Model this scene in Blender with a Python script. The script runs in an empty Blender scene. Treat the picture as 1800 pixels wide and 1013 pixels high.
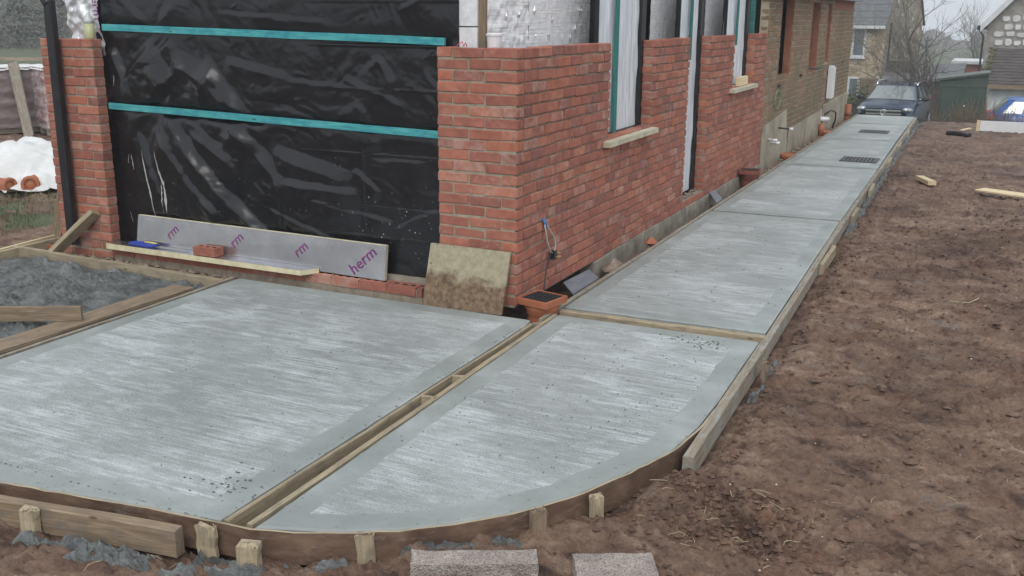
import bpy, bmesh, math, random
import numpy as np
from mathutils import Vector, Matrix
random.seed(7); rng = np.random.default_rng(7)
S = bpy.context.scene; COL = S.collection
R = math.radians

# ------------------------------------------------------------------ camera, sky, sun, exposure
cd = bpy.data.cameras.new("camera"); cam = bpy.data.objects.new("camera", cd); COL.objects.link(cam)
yaw, pitch, roll = R(-25.3242), R(15.2228), R(0.3591)
fw = Vector((math.sin(yaw)*math.cos(pitch), math.cos(yaw)*math.cos(pitch), -math.sin(pitch)))
rt0 = Vector((math.cos(yaw), -math.sin(yaw), 0)); up0 = rt0.cross(fw)
rt = math.cos(roll)*rt0 + math.sin(roll)*up0; up = -math.sin(roll)*rt0 + math.cos(roll)*up0
M = Matrix((rt, up, -fw)).transposed().to_4x4(); M.translation = Vector((2.7568, -5.8912, 1.9306)); cam.matrix_world = M
cd.sensor_width = 36; cd.lens = 1764.0/1800*36; cd.clip_start = .05; cd.clip_end = 900; S.camera = cam
SUN_EL, SUN_AZ = R(48), R(160)       # azimuth clockwise from +Y
W = bpy.data.worlds.new("World"); S.world = W; W.use_nodes = True; wn = W.node_tree.nodes; wl = W.node_tree.links
bg = wn["Background"]; sky = wn.new("ShaderNodeTexSky"); sky.sky_type = 'NISHITA'; sky.sun_disc = False
sky.sun_elevation = SUN_EL; sky.sun_rotation = SUN_AZ; sky.dust_density = 4; sky.ozone_density = 1
hs = wn.new("ShaderNodeHueSaturation"); hs.inputs['Saturation'].default_value = .25; wl.new(sky.outputs[0], hs.inputs['Color'])
mx = wn.new("ShaderNodeMix"); mx.data_type = 'RGBA'; mx.inputs[0].default_value = .82
wl.new(hs.outputs[0], mx.inputs[6]); mx.inputs[7].default_value = (6.7, 7.15, 7.7, 1)
wl.new(mx.outputs[2], bg.inputs['Color']); bg.inputs['Strength'].default_value = .12
sd = bpy.data.lights.new("sun", 'SUN'); sun = bpy.data.objects.new("sun", sd); COL.objects.link(sun)
sd.energy = 1.15; sd.angle = R(40); sd.color = (1, .97, .92)
sv = Vector((math.sin(SUN_AZ)*math.cos(SUN_EL), math.cos(SUN_AZ)*math.cos(SUN_EL), math.sin(SUN_EL)))
sun.rotation_euler = sv.to_track_quat('Z', 'Y').to_euler()
vs = S.view_settings; vs.view_transform = 'Standard'; vs.look = 'None'; vs.gamma = 1; vs.use_curve_mapping = False; vs.exposure = .24
S.cycles.use_denoising = True; S.cycles.max_bounces = 6; S.cycles.diffuse_bounces = 2; S.cycles.volume_bounces = 0

# ------------------------------------------------------------------ noise
_p = rng.permutation(256); _p = np.concatenate([_p, _p, _p])
_ga = rng.uniform(0, 2*np.pi, 256); _gx, _gy = np.cos(_ga), np.sin(_ga)
def pn(x, y):
    x = np.asarray(x, float); y = np.asarray(y, float)
    xi = np.floor(x).astype(int); yi = np.floor(y).astype(int); xf = x-xi; yf = y-yi
    u = xf*xf*xf*(xf*(xf*6-15)+10); v = yf*yf*yf*(yf*(yf*6-15)+10)
    def g(i, j, a, b):
        h = _p[_p[(xi+i) & 255]+((yi+j) & 255)]; return _gx[h]*a+_gy[h]*b
    n0 = g(0, 0, xf, yf)*(1-u)+g(1, 0, xf-1, yf)*u; n1 = g(0, 1, xf, yf-1)*(1-u)+g(1, 1, xf-1, yf-1)*u
    return (n0*(1-v)+n1*v)*1.4
def fbm(x, y, o=4, lac=2.1, gain=.5):
    s = 0; a = 1
    for k in range(o):
        s = s+a*pn(x+17.3*k, y-9.1*k); x = x*lac; y = y*lac; a *= gain
    return s
_jx = rng.random(256); _jy = rng.random(256); _jr = rng.random(256)
def clods(x, y, fill=.6):
    """rounded lumps scattered over a cell grid: height 0..1"""
    xi = np.floor(x).astype(int); yi = np.floor(y).astype(int); out = np.zeros_like(x)
    for i in (-1, 0, 1):
        for j in (-1, 0, 1):
            h = _p[_p[(xi+i) & 255]+((yi+j) & 255)]; dx = xi+i+_jx[h]-x; dy = yi+j+_jy[h]-y
            r = np.where(_jr[h] < fill, .25+.65*_jr[(h*7+3) & 255], 0); d2 = (dx*dx*(1+.8*_jr[(h+9) & 255])+dy*dy)/(r*r+1e-6)
            out = np.maximum(out, np.where(r > 0, np.sqrt(np.clip(1-d2, 0, 1))*r, 0))
    return out
def sstep(a, b, x): t = np.clip((x-a)/(b-a), 0, 1); return t*t*(3-2*t)

# ------------------------------------------------------------------ materials
def newmat(name):
    m = bpy.data.materials.new(name); m.use_nodes = True; nt = m.node_tree; return m, nt, nt.nodes["Principled BSDF"]
def nd(nt, t, **kw):
    n = nt.nodes.new(t)
    for k, v in kw.items():
        if k.startswith('_'): setattr(n, k[1:], v)
        else:
            n.inputs[int(k[1:]) if k[0] == 'i' and k[1:].isdigit() else k.replace('__', ' ')].default_value = v
    return n
def lk(nt, a, b): nt.links.new(a, b)
def ramp(nt, src, stops):
    r = nt.nodes.new("ShaderNodeValToRGB"); e = r.color_ramp.elements
    while len(e) < len(stops): e.new(.5)
    for q, (p, c) in zip(e, stops): q.position = p; q.color = (*c, 1) if len(c) == 3 else c
    lk(nt, src, r.inputs[0]); return r.outputs[0]
def coord(nt, kind='Object', scale=(1, 1, 1), rnd=True):
    tc = nt.nodes.new("ShaderNodeTexCoord"); mp = nd(nt, "ShaderNodeMapping"); mp.inputs['Scale'].default_value = scale
    lk(nt, tc.outputs[kind], mp.inputs[0])
    if rnd:
        oi = nt.nodes.new("ShaderNodeObjectInfo"); mu = nd(nt, "ShaderNodeMath", _operation='MULTIPLY', i1=37.0)
        lk(nt, oi.outputs['Random'], mu.inputs[0]); cx = nt.nodes.new("ShaderNodeCombineXYZ")
        for i in range(3): lk(nt, mu.outputs[0], cx.inputs[i])
        lk(nt, cx.outputs[0], mp.inputs['Location'])
    return mp.outputs[0]
def noise(nt, vec, scale, detail=6, rough=.6, dist=0):
    n = nd(nt, "ShaderNodeTexNoise", Scale=scale, Detail=detail, Roughness=rough, Distortion=dist); lk(nt, vec, n.inputs['Vector']); return n.outputs[0]
def mixc(nt, f, a, b, mode='MIX'):
    m = nd(nt, "ShaderNodeMix", _data_type='RGBA', _blend_type=mode)
    for s, i in ((f, 0), (a, 6), (b, 7)):
        if hasattr(s, 'default_value') and hasattr(s, 'is_linked'): lk(nt, s, m.inputs[i])
        elif i == 0: m.inputs[0].default_value = s
        else: m.inputs[i].default_value = (*s, 1)
    return m.outputs[2]
def bump(nt, b, h, strength=.3, dist=.01):
    n = nd(nt, "ShaderNodeBump", Strength=strength, Distance=dist); lk(nt, h, n.inputs['Height'])
    old = b.inputs['Normal']
    if old.is_linked: lk(nt, old.links[0].from_socket, n.inputs['Normal'])
    lk(nt, n.outputs[0], b.inputs['Normal'])
def sheen(b, rough, spec=.5, metal=0):
    b.inputs['Roughness'].default_value = rough; b.inputs['Specular IOR Level'].default_value = spec; b.inputs['Metallic'].default_value = metal
def simple(name, c0, c1, scale=8, rough=.6, bs=.2, bd=.004, bscale=40, kind='Object', stretch=(1, 1, 1), spec=.4, metal=0, tint=0.0, lo=.35, hi=.65):
    m, nt, b = newmat(name); v = coord(nt, kind, stretch); n = noise(nt, v, scale)
    c = ramp(nt, n, [(lo, c0), (hi, c1)])
    if tint:
        oi = nt.nodes.new("ShaderNodeObjectInfo"); mr = nd(nt, "ShaderNodeMapRange", i3=1-tint, i4=1+tint); lk(nt, oi.outputs['Random'], mr.inputs[0])
        cx = nt.nodes.new("ShaderNodeCombineXYZ")
        for i in range(3): lk(nt, mr.outputs[0], cx.inputs[i])
        c = mixc(nt, 1.0, c, cx.outputs[0], 'MULTIPLY')
    lk(nt, c, b.inputs['Base Color']); sheen(b, rough, spec, metal)
    if bs: bump(nt, b, noise(nt, v, bscale, 5), bs, bd)
    return m
def brickmat(name, island, cols, smear=(.52, .41, .36), amt=.42, moss=None):
    m, nt, b = newmat(name); v = coord(nt, 'Object', rnd=not island)
    if island: g = nt.nodes.new("ShaderNodeNewGeometry"); rv = g.outputs['Random Per Island']
    else: rv = nt.nodes.new("ShaderNodeObjectInfo").outputs['Random']
    c = ramp(nt, rv, [(i/(len(cols)-1), q) for i, q in enumerate(cols)])
    n1 = noise(nt, v, 14, 6, .65); c = mixc(nt, .75, c, ramp(nt, n1, [(.3, (.66, .62, .62)), (.68, (1.22, 1.18, 1.16))]), 'MULTIPLY')
    wn_ = nd(nt, "ShaderNodeTexWhiteNoise", _noise_dimensions='1D'); lk(nt, rv, wn_.inputs['W'])
    n2 = noise(nt, v, 9, 5, .7, .6); ad = nd(nt, "ShaderNodeMath", _operation='MULTIPLY_ADD', i1=.30, i2=-.155); lk(nt, wn_.outputs[0], ad.inputs[0])
    a2 = nd(nt, "ShaderNodeMath", _operation='ADD'); lk(nt, ad.outputs[0], a2.inputs[0]); lk(nt, n2, a2.inputs[1])
    f = ramp(nt, a2.outputs[0], [(.55, (0, 0, 0)), (.76, (amt, amt, amt))]); c = mixc(nt, f, c, smear)
    if moss:
        mo = noise(nt, v, .9, 4, .6); f = ramp(nt, mo, [(.36, (0, 0, 0)), (.6, (.85, .85, .85))]); c = mixc(nt, f, c, moss)
    lk(nt, c, b.inputs['Base Color']); sheen(b, .85, .25)
    bump(nt, b, noise(nt, v, 60, 6, .7), .5, .004); return m
RED = [(.27, .105, .078), (.33, .128, .09), (.365, .14, .094), (.30, .115, .083), (.35, .135, .095), (.41, .165, .108), (.33, .13, .094), (.25, .108, .088), (.38, .148, .10), (.325, .13, .098), (.40, .145, .086), (.42, .18, .118), (.31, .122, .09), (.36, .14, .097)]
MAT = {}
MAT['brick'] = brickmat('brick', False, RED); MAT['brickwork'] = brickmat('brickwork', True, RED)
MAT['oldbrick'] = brickmat('old_brick', True, [(.24, .155, .10), (.31, .21, .135), (.31, .145, .095), (.35, .245, .155), (.22, .16, .11), (.34, .17, .115)], (.42, .37, .28), .55, (.15, .125, .07))
MAT['oldred'] = simple('old_red_reveal', (.27, .105, .06), (.37, .16, .095), 9, .85, .3, .004, 30)
MAT['mortar'] = simple('mortar', (.24, .20, .15), (.36, .305, .235), 20, .95, .6, .006, 90)
MAT['render'] = simple('old_render', (.24, .20, .14), (.40, .36, .28), 3, .9, .5, .006, 30)
MAT['plinth'] = simple('plinth_block', (.20, .18, .14), (.36, .33, .27), 7, .95, .6, .006, 60)
def concrete(name, brushed):
    m, nt, b = newmat(name); v = coord(nt, 'Object', (1, 1, 1), False)
    if brushed:
        mp = noise(nt, coord(nt, 'Object', (1.0, 1.6, 1), False), 1.5, 6, .6, .8); big = noise(nt, coord(nt, 'Object', (.6, .9, 1), False), 1.1, 4, .55)
        st = noise(nt, coord(nt, 'Object', (.8, 46, 1), False), 1.5, 8, .66, .2); sm = noise(nt, coord(nt, 'Object', (3, 80, 1), False), 1.5, 6, .65); fine = noise(nt, v, 150, 4, .65)
        def ma(a_, k_, c_): q = nd(nt, 'ShaderNodeMath', _operation='MULTIPLY_ADD', i1=k_, i2=c_); lk(nt, a_, q.inputs[0]); return q.outputs[0]
        def su(a_, b_): q = nd(nt, 'ShaderNodeMath', _operation='ADD'); lk(nt, a_, q.inputs[0]); lk(nt, b_, q.inputs[1]); return q.outputs[0]
        grain = noise(nt, coord(nt, 'Object', (60, 130, 1), False), 1.5, 3, .6); mid = noise(nt, coord(nt, 'Object', (3.2, 9, 1), False), 1.6, 8, .72, .5)
        c = ramp(nt, su(ma(big, .6, .0), ma(mid, .4, 0)), [(.36, (.255, .275, .268)), (.5, (.325, .35, .346)), (.62, (.42, .45, .45))])
        f = ramp(nt, su(su(ma(mp, .55, -.275), ma(grain, .38, -.19)), su(ma(mid, .40, 0), ma(st, .60, 0))), [(.49, (0, 0, 0)), (.68, (.58, .58, .58))]); c = mixc(nt, f, c, (.70, .745, .76))
        dk = ramp(nt, su(ma(sm, .6, -.3), ma(st, 1.0, 0)), [(.25, (.45, .45, .44)), (.38, (1, 1, 1))]); c = mixc(nt, .75, c, dk, 'MULTIPLY')
        c = mixc(nt, .55, c, ramp(nt, fine, [(.35, (.5, .5, .5)), (.62, (1.22, 1.22, 1.22))]), 'MULTIPLY')
        pit = noise(nt, v, 26, 3, .5); c = mixc(nt, .7, c, ramp(nt, pit, [(.24, (.35, .35, .34)), (.31, (1, 1, 1))]), 'MULTIPLY')
        bump(nt, b, st, .5, .004); bump(nt, b, noise(nt, coord(nt, 'Object', (30, 160, 1), False), 1.5, 3, .6), .5, .003); bump(nt, b, fine, .4, .002)
        sheen(b, .55, .35)
    else:
        n = noise(nt, coord(nt, 'Object', (1, 1, 1), False), 2.2, 6, .6); c = ramp(nt, n, [(.3, (.225, .248, .238)), (.52, (.285, .312, .302)), (.74, (.40, .432, .428))])
        sp = noise(nt, v, 45, 3, .5); c = mixc(nt, 1.0, c, ramp(nt, sp, [(.27, (.5, .5, .48)), (.36, (1, 1, 1))]), 'MULTIPLY')
        bump(nt, b, noise(nt, v, 25, 5, .6), .15, .003); sheen(b, .48, .4)
    lk(nt, c, b.inputs['Base Color']); return m
MAT['brush'] = concrete('brushed_concrete', True); MAT['trowel'] = concrete('trowelled_concrete', False)
MAT['wet'] = simple('wet_concrete', (.060, .064, .063), (.175, .186, .184), 6, .55, 1.0, .02, 30, spec=.5)
def soilmat():
    m, nt, b = newmat('soil'); v = coord(nt, 'Object', (1, 1, 1), False)
    big = noise(nt, v, .9, 4, .55); st = noise(nt, coord(nt, 'Object', (2.0, 3.4, 2), False), 1.6, 9, .66, .8); s2 = noise(nt, coord(nt, 'Object', (9, 16, 9), False), 1.5, 8, .72, .7)
    ad = nd(nt, 'ShaderNodeMath', _operation='MULTIPLY_ADD', i1=.42, i2=-.21); lk(nt, s2, ad.inputs[0]); sm = nd(nt, 'ShaderNodeMath', _operation='ADD'); lk(nt, ad.outputs[0], sm.inputs[0]); lk(nt, st, sm.inputs[1])
    c = ramp(nt, sm.outputs[0], [(.29, (.040, .024, .018)), (.37, (.092, .056, .040)), (.45, (.150, .095, .067)), (.56, (.200, .135, .097)), (.70, (.30, .222, .168))])
    c = mixc(nt, 1.0, c, ramp(nt, big, [(.32, (.58, .52, .50)), (.5, (1, .96, .93)), (.68, (1.18, 1.16, 1.14))]), 'MULTIPLY')
    gy = noise(nt, coord(nt, 'Object', (1.2, 2.2, 1), False), 2.3, 6, .6); c = mixc(nt, ramp(nt, gy, [(.60, (0, 0, 0)), (.72, (.55, .55, .55))]), c, (.20, .185, .165))
    ra = noise(nt, v, 1.7, 5, .6, .3); c = mixc(nt, ramp(nt, ra, [(.56, (0, 0, 0)), (.70, (.6, .6, .6))]), c, (.165, .078, .046))
    fi = noise(nt, v, 75, 4, .7); c = mixc(nt, .5, c, ramp(nt, fi, [(.32, (.45, .42, .40)), (.56, (1.15, 1.15, 1.15))]), 'MULTIPLY')
    lk(nt, c, b.inputs['Base Color']); sheen(b, .72, .35)
    bump(nt, b, noise(nt, coord(nt, 'Object', (1, 1.8, 1), False), 11, 9, .66), .8, .04); bump(nt, b, fi, .5, .005)
    return m
MAT['soil'] = soilmat()
MAT['clod'] = simple('soil_clod', (.065, .038, .028), (.19, .115, .08), 12, .85, .9, .01, 60, spec=.25)
MAT['lawn'] = simple('lawn', (.06, .075, .038), (.12, .135, .075), 3, .9, .6, .03, 30)
def wood(name, c0, c1, c2, dirt=(.2, .18, .15), da=.5):
    m, nt, b = newmat(name); v = coord(nt, 'UV', (2.2, 34, 1)); n = noise(nt, v, 1.6, 7, .6, 1.2)
    c = ramp(nt, n, [(.3, c0), (.5, c1), (.7, c2)]); oi = nt.nodes.new("ShaderNodeObjectInfo")
    mr = nd(nt, "ShaderNodeMapRange", i3=.82, i4=1.15); lk(nt, oi.outputs['Random'], mr.inputs[0]); cx = nt.nodes.new("ShaderNodeCombineXYZ")
    for i in range(3): lk(nt, mr.outputs[0], cx.inputs[i])
    c = mixc(nt, 1.0, c, cx.outputs[0], 'MULTIPLY')
    d = noise(nt, coord(nt, 'UV', (5, 9, 1)), 1.8, 6, .65); c = mixc(nt, ramp(nt, d, [(.48, (0, 0, 0)), (.66, (da, da, da))]), c, dirt)
    k = nd(nt, "ShaderNodeTexVoronoi", Scale=1.0); lk(nt, coord(nt, 'UV', (4.5, 13, 1)), k.inputs['Vector'])
    c = mixc(nt, 1.0, c, ramp(nt, k.outputs['Distance'], [(.05, (.42, .36, .3)), (.13, (1, 1, 1))]), 'MULTIPLY')
    lk(nt, c, b.inputs['Base Color']); sheen(b, .75, .3); bump(nt, b, n, .35, .003); return m
MAT['wood'] = wood('pale_timber', (.265, .21, .138), (.365, .30, .20), (.45, .38, .27), (.19, .165, .13), .7)
MAT['dirtywood'] = wood('dirty_timber', (.22, .185, .135), (.31, .27, .20), (.38, .335, .255), (.27, .27, .245), .85)
MAT['brownwood'] = wood('brown_timber', (.155, .108, .07), (.235, .172, .115), (.33, .255, .175), (.16, .14, .115), .65)
MAT['freshwood'] = wood('fresh_timber', (.52, .41, .24), (.66, .54, .34), (.74, .62, .42), (.42, .34, .22), .3)
MAT['dirtywood'] = wood('cement_splashed_timber', (.16, .135, .10), (.25, .215, .16), (.325, .285, .22), (.31, .32, .305), .9)
MAT['teal'] = wood('teal_treated_timber', (.03, .22, .27), (.065, .36, .37), (.14, .48, .46), (.02, .16, .25), .6)
MAT['green'] = wood('green_treated_timber', (.02, .12, .11), (.035, .18, .16), (.055, .23, .205), (.02, .1, .1), .4)
def plymat():
    m, nt, b = newmat('stained_formply'); v = coord(nt, 'Object', (1, 1, 2.2), False); n = noise(nt, v, 5, 8, .68, .4)
    c = ramp(nt, n, [(.3, (.070, .040, .028)), (.5, (.135, .083, .057)), (.68, (.225, .15, .105))]); n2 = noise(nt, coord(nt, 'Object', (1, 1, 3.5), False), 9, 6, .7)
    c = mixc(nt, ramp(nt, n2, [(.57, (0, 0, 0)), (.70, (.6, .6, .6))]), c, (.27, .25, .22)); lk(nt, c, b.inputs['Base Color']); sheen(b, .55, .4); bump(nt, b, noise(nt, v, 40, 5), .4, .004); return m
MAT['ply'] = plymat()
def stained():
    m, nt, b = newmat('stained_board'); tc = nt.nodes.new("ShaderNodeTexCoord"); v = coord(nt, 'Object', (1, 1, 1), False)
    sp = nt.nodes.new("ShaderNodeSeparateXYZ"); lk(nt, tc.outputs['Generated'], sp.inputs[0])
    n = noise(nt, v, 6, 7, .66, .4); n2 = noise(nt, v, 30, 5, .6)
    a = nd(nt, "ShaderNodeMath", _operation='MULTIPLY_ADD', i1=-1.15, i2=.62); lk(nt, sp.outputs[2], a.inputs[0])
    s = nd(nt, "ShaderNodeMath", _operation='ADD'); lk(nt, a.outputs[0], s.inputs[0]); lk(nt, n, s.inputs[1])
    base = ramp(nt, n2, [(.3, (.27, .235, .155)), (.65, (.385, .345, .245))]); mud = ramp(nt, n2, [(.35, (.10, .065, .042)), (.65, (.24, .165, .105))])
    c = mixc(nt, ramp(nt, s.outputs[0], [(.46, (0, 0, 0)), (.62, (1, 1, 1))]), base, mud)
    s2 = noise(nt, v, 16, 4, .6); c = mixc(nt, ramp(nt, s2, [(.64, (0, 0, 0)), (.70, (.8, .8, .8))]), c, (.09, .06, .04))
    lk(nt, c, b.inputs['Base Color']); sheen(b, .75, .3); bump(nt, b, n2, .4, .004); return m
MAT['stained'] = stained()
MAT['sheet'] = simple('black_polythene', (.006, .006, .008), (.011, .011, .014), 5, .235, .22, .004, 26, spec=.5)
MAT['dpc'] = simple('black_dpc', (.010, .010, .012), (.018, .018, .022), 9, .5, .3, .003, 30)
MAT['film'] = simple('translucent_film', (.60, .64, .68), (.74, .77, .80), 3, .28, .3, .01, 14, stretch=(3, 3, .6), spec=.6)
MAT['whitefilm'] = simple('white_film', (.62, .62, .60), (.75, .75, .74), 2, .4, .3, .01, 12)
def foil(name, ribs, base=(.84, .85, .87)):
    m, nt, b = newmat(name); v = coord(nt, 'Object', (1, 1, 1), False); n = noise(nt, v, 14, 6, .7)
    c = ramp(nt, n, [(.3, tuple(q*.86 for q in base)), (.65, tuple(min(.93, q*1.1) for q in base))]); lk(nt, c, b.inputs['Base Color'])
    sheen(b, .30, .8, .0 if ribs else .4)
    if ribs: bump(nt, b, noise(nt, coord(nt, 'Object', (2, 2, 70), False), 1, 2, .5), .6, .006); bump(nt, b, noise(nt, v, 45, 4, .7), .5, .008)
    else: bump(nt, b, noise(nt, v, 22, 4, .6), .12, .004)
    return m
MAT['foil'] = foil('ribbed_foil', True); MAT['boardfoil'] = simple('board_foil', (.50, .50, .52), (.62, .62, .64), 5, .24, .12, .004, 18, metal=.92); MAT['bubble'] = foil('bubble_foil', False, (.72, .73, .75))
MAT['pir'] = simple('insulation_core', (.55, .49, .31), (.70, .64, .44), 15, .9, .4, .004, 60)
MAT['eps'] = simple('white_insulation', (.60, .61, .63), (.78, .79, .80), 9, .8, .5, .006, 50)
MAT['purple'] = simple('purple_ink', (.16, .02, .15), (.22, .03, .20), 40, .6, 0)
MAT['terra'] = simple('terracotta_plastic', (.32, .105, .048), (.42, .15, .075), 6, .55, .2, .003, 40)
MAT['darkterra'] = simple('brown_plastic', (.16, .05, .035), (.24, .085, .055), 6, .55, .2, .003, 40)
MAT['black'] = simple('black_plastic', (.012, .012, .014), (.022, .022, .026), 10, .4, .1, .002, 40)
MAT['slate'] = simple('grey_slate', (.155, .18, .215), (.22, .25, .29), 9, .45, .25, .003, 40, spec=.5)
MAT['blue'] = simple('blue_plastic', (.02, .045, .28), (.03, .06, .36), 10, .45, 0)
MAT['yellow'] = simple('yellow_plastic', (.62, .50, .12), (.70, .58, .2), 10, .5, 0)
MAT['steel'] = simple('steel', (.35, .35, .35), (.5, .5, .5), 20, .35, 0, metal=.8)
MAT['cable'] = simple('grey_cable', (.36, .36, .35), (.46, .46, .44), 20, .5, 0)
MAT['bluetape'] = simple('blue_tape', (.05, .14, .34), (.07, .19, .42), 20, .6, 0)
MAT['brass'] = simple('brass', (.6, .42, .18), (.7, .5, .25), 20, .35, 0, metal=.9)
MAT['white'] = simple('white_plastic', (.66, .67, .68), (.76, .77, .78), 4, .5, .1, .002, 20)
MAT['stone'] = simple('sill_stone', (.40, .36, .26), (.55, .51, .39), 8, .9, .4, .003, 60)
def blockmat():
    m, nt, b = newmat('aggregate_block'); v = coord(nt, 'Object', (1, 1, 1), False); vo = nd(nt, "ShaderNodeTexVoronoi", Scale=190.0); lk(nt, v, vo.inputs['Vector'])
    c = ramp(nt, vo.outputs['Color'], [(.2, (.31, .27, .25)), (.4, (.44, .395, .365)), (.6, (.50, .46, .425)), (.85, (.60, .555, .515))]); n = noise(nt, v, 8, 5, .6)
    c = mixc(nt, .8, c, ramp(nt, n, [(.35, (.75, .68, .66)), (.62, (1.15, 1.1, 1.05))]), 'MULTIPLY')
    lk(nt, c, b.inputs['Base Color']); sheen(b, .95, .2); bump(nt, b, vo.outputs['Distance'], .9, .012); return m
MAT['block'] = blockmat()
MAT['straw'] = simple('dry_straw', (.42, .34, .2), (.58, .5, .33), 12, .9, 0, tint=.2)
MAT['flint'] = simple('pale_stones', (.5, .47, .42), (.75, .73, .7), 20, .7, 0)
MAT['grassblade'] = simple('grass_blades', (.06, .085, .03), (.17, .18, .08), 2.5, .8, 0)
MAT['rubble'] = simple('rubble', (.14, .10, .075), (.30, .24, .19), 12, .9, .6, .006, 50)
MAT['iron'] = simple('iron_grating', (.07, .075, .08), (.13, .135, .14), 20, .6, .2, .003, 50)
MAT['crumb'] = simple('dark_crumbs', (.05, .052, .05), (.16, .165, .16), 30, .9, 0)
MAT['fill'] = simple('recess_shade', (.02, .02, .02), (.035, .035, .035), 20, .9, 0)  # near-black colour stands in for shade inside holes, drains and openings

# ------------------------------------------------------------------ geometry helpers
class G:
    def __init__(s): s.v = []; s.f = []; s.uv = []; s.mi = []
    def add(s, v, f, mi=0, uv=None):
        n = len(s.v); s.v += [tuple(q) for q in v]; s.f += [tuple(i+n for i in q) for q in f]; s.mi += [mi]*len(f)
        s.uv += uv if uv else [(q[0], q[2]) for q in v]; return s
    def box(s, x0, x1, y0, y1, z0, z1, mi=0):
        v = [(x, y, z) for z in (z0, z1) for y in (y0, y1) for x in (x0, x1)]
        return s.add(v, [(0, 2, 3, 1), (4, 5, 7, 6), (0, 1, 5, 4), (2, 6, 7, 3), (0, 4, 6, 2), (1, 3, 7, 5)], mi)
    def hexa(s, b, t, mi=0):       # bottom quad and top quad, both counter-clockwise from above
        n = len(b); v = list(b)+list(t)
        return s.add(v, [tuple(range(n))[::-1], tuple(range(n, 2*n))]+[(i, (i+1) % n, n+(i+1) % n, n+i) for i in range(n)], mi)
    def prism(s, poly, z0, z1, mi=0): return s.hexa([(x, y, z0) for x, y in poly], [(x, y, z1) for x, y in poly], mi)
    def bar(s, p0, p1, w, h, side=None, mi=0, jit=.0012, ch=.003, n=3, u0=None):
        p0 = Vector(p0); p1 = Vector(p1); d = (p1-p0); L = d.length; d.normalize()
        sd_ = Vector(side) if side is not None else (Vector((0, 0, 1)).cross(d) if abs(d.z) < .9 else Vector((1, 0, 0)))
        sd_ = (sd_-d*sd_.dot(d)).normalized(); upv = d.cross(sd_)
        a, b, c = w/2, h/2, min(ch, w/4, h/4)
        sec = [(-a+c, -b), (a-c, -b), (a, -b+c), (a, b-c), (a-c, b), (-a+c, b), (-a, b-c), (-a, -b+c)]
        per = [0, w, w, w+h, w+h, 2*w+h, 2*w+h, 2*w+2*h]; u0 = random.uniform(0, 9) if u0 is None else u0
        vs_, uv = [], []
        for i in range(n+1):
            t = i/n; o = p0.lerp(p1, t)+sd_*random.gauss(0, jit)+upv*random.gauss(0, jit)
            for (x, y), q in zip(sec, per):
                vs_.append(o+sd_*(x+random.gauss(0, jit*.6))+upv*(y+random.gauss(0, jit*.6))); uv.append((u0+t*L, u0*.7+q))
        f = [(i*8+j, i*8+(j+1) % 8, (i+1)*8+(j+1) % 8, (i+1)*8+j) for i in range(n) for j in range(8)]
        f += [tuple(range(8))[::-1], tuple(n*8+j for j in range(8))]
        return s.add(vs_, f, mi, uv)
    def tube(s, pts, r, n=6, mi=0, caps=True):
        pts = [Vector(p) for p in pts]; rr = r if isinstance(r, (list, tuple)) else [r]*len(pts); vs_ = []
        ref = None
        for i, p in enumerate(pts):
            d = (pts[min(i+1, len(pts)-1)]-pts[max(i-1, 0)]).normalized()
            if ref is None: ref = d.orthogonal().normalized()
            a = (ref-d*ref.dot(d)).normalized(); ref = a; b = d.cross(a)
            for k in range(n):
                t = 2*math.pi*k/n; vs_.append(p+(a*math.cos(t)+b*math.sin(t))*rr[i])
        f = [(i*n+k, i*n+(k+1) % n, (i+1)*n+(k+1) % n, (i+1)*n+k) for i in range(len(pts)-1) for k in range(n)]
        if caps: f += [tuple(range(n))[::-1], tuple((len(pts)-1)*n+k for k in range(n))]
        return s.add(vs_, f, mi)
    def grid(s, X, Y, Z, mi=0, mask=None):
        ny, nx = X.shape; vs_ = list(zip(X.ravel().tolist(), Y.ravel().tolist(), Z.ravel().tolist()))
        f = [(j*nx+i, j*nx+i+1, (j+1)*nx+i+1, (j+1)*nx+i) for j in range(ny-1) for i in range(nx-1)]
        return s.add(vs_, f, mi)
    def blob(s, c, r, mi=0, sq=(1, 1, .7), j=.25):
        b = 1/math.sqrt(2); base = [(0, 0, 1), (1, 0, 0), (0, 1, 0), (-1, 0, 0), (0, -1, 0), (0, 0, -1), (b, b, .1), (-b, b, -.1), (-b, -b, .1), (b, -b, -.1)]
        a = random.uniform(0, 6.28); ca, sa = math.cos(a), math.sin(a); vs_ = []
        for x, y, z in base:
            k = r*random.uniform(1-j, 1+j); x, y = x*ca-y*sa, x*sa+y*ca; vs_.append((c[0]+x*k*sq[0], c[1]+y*k*sq[1], c[2]+z*k*sq[2]))
        f = []
        ring = [1, 6, 2, 7, 3, 8, 4, 9]
        for i in range(8): f += [(0, ring[i], ring[(i+1) % 8]), (5, ring[(i+1) % 8], ring[i])]
        return s.add(vs_, f, mi)
    def sphere(s, c, rx, ry, rz, mi=0, n=12, m=8, rot=None):
        vs_ = []; f = []
        for j in range(m+1):
            ph = math.pi*j/m
            for i in range(n):
                t = 2*math.pi*i/n; p = Vector((rx*math.sin(ph)*math.cos(t), ry*math.sin(ph)*math.sin(t), rz*math.cos(ph)))
                if rot is not None: p = rot @ p
                vs_.append(Vector(c)+p)
        f = [(j*n+i, (j+1)*n+i, (j+1)*n+(i+1) % n, j*n+(i+1) % n) for j in range(m) for i in range(n)]
        return s.add(vs_, f, mi)
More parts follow.
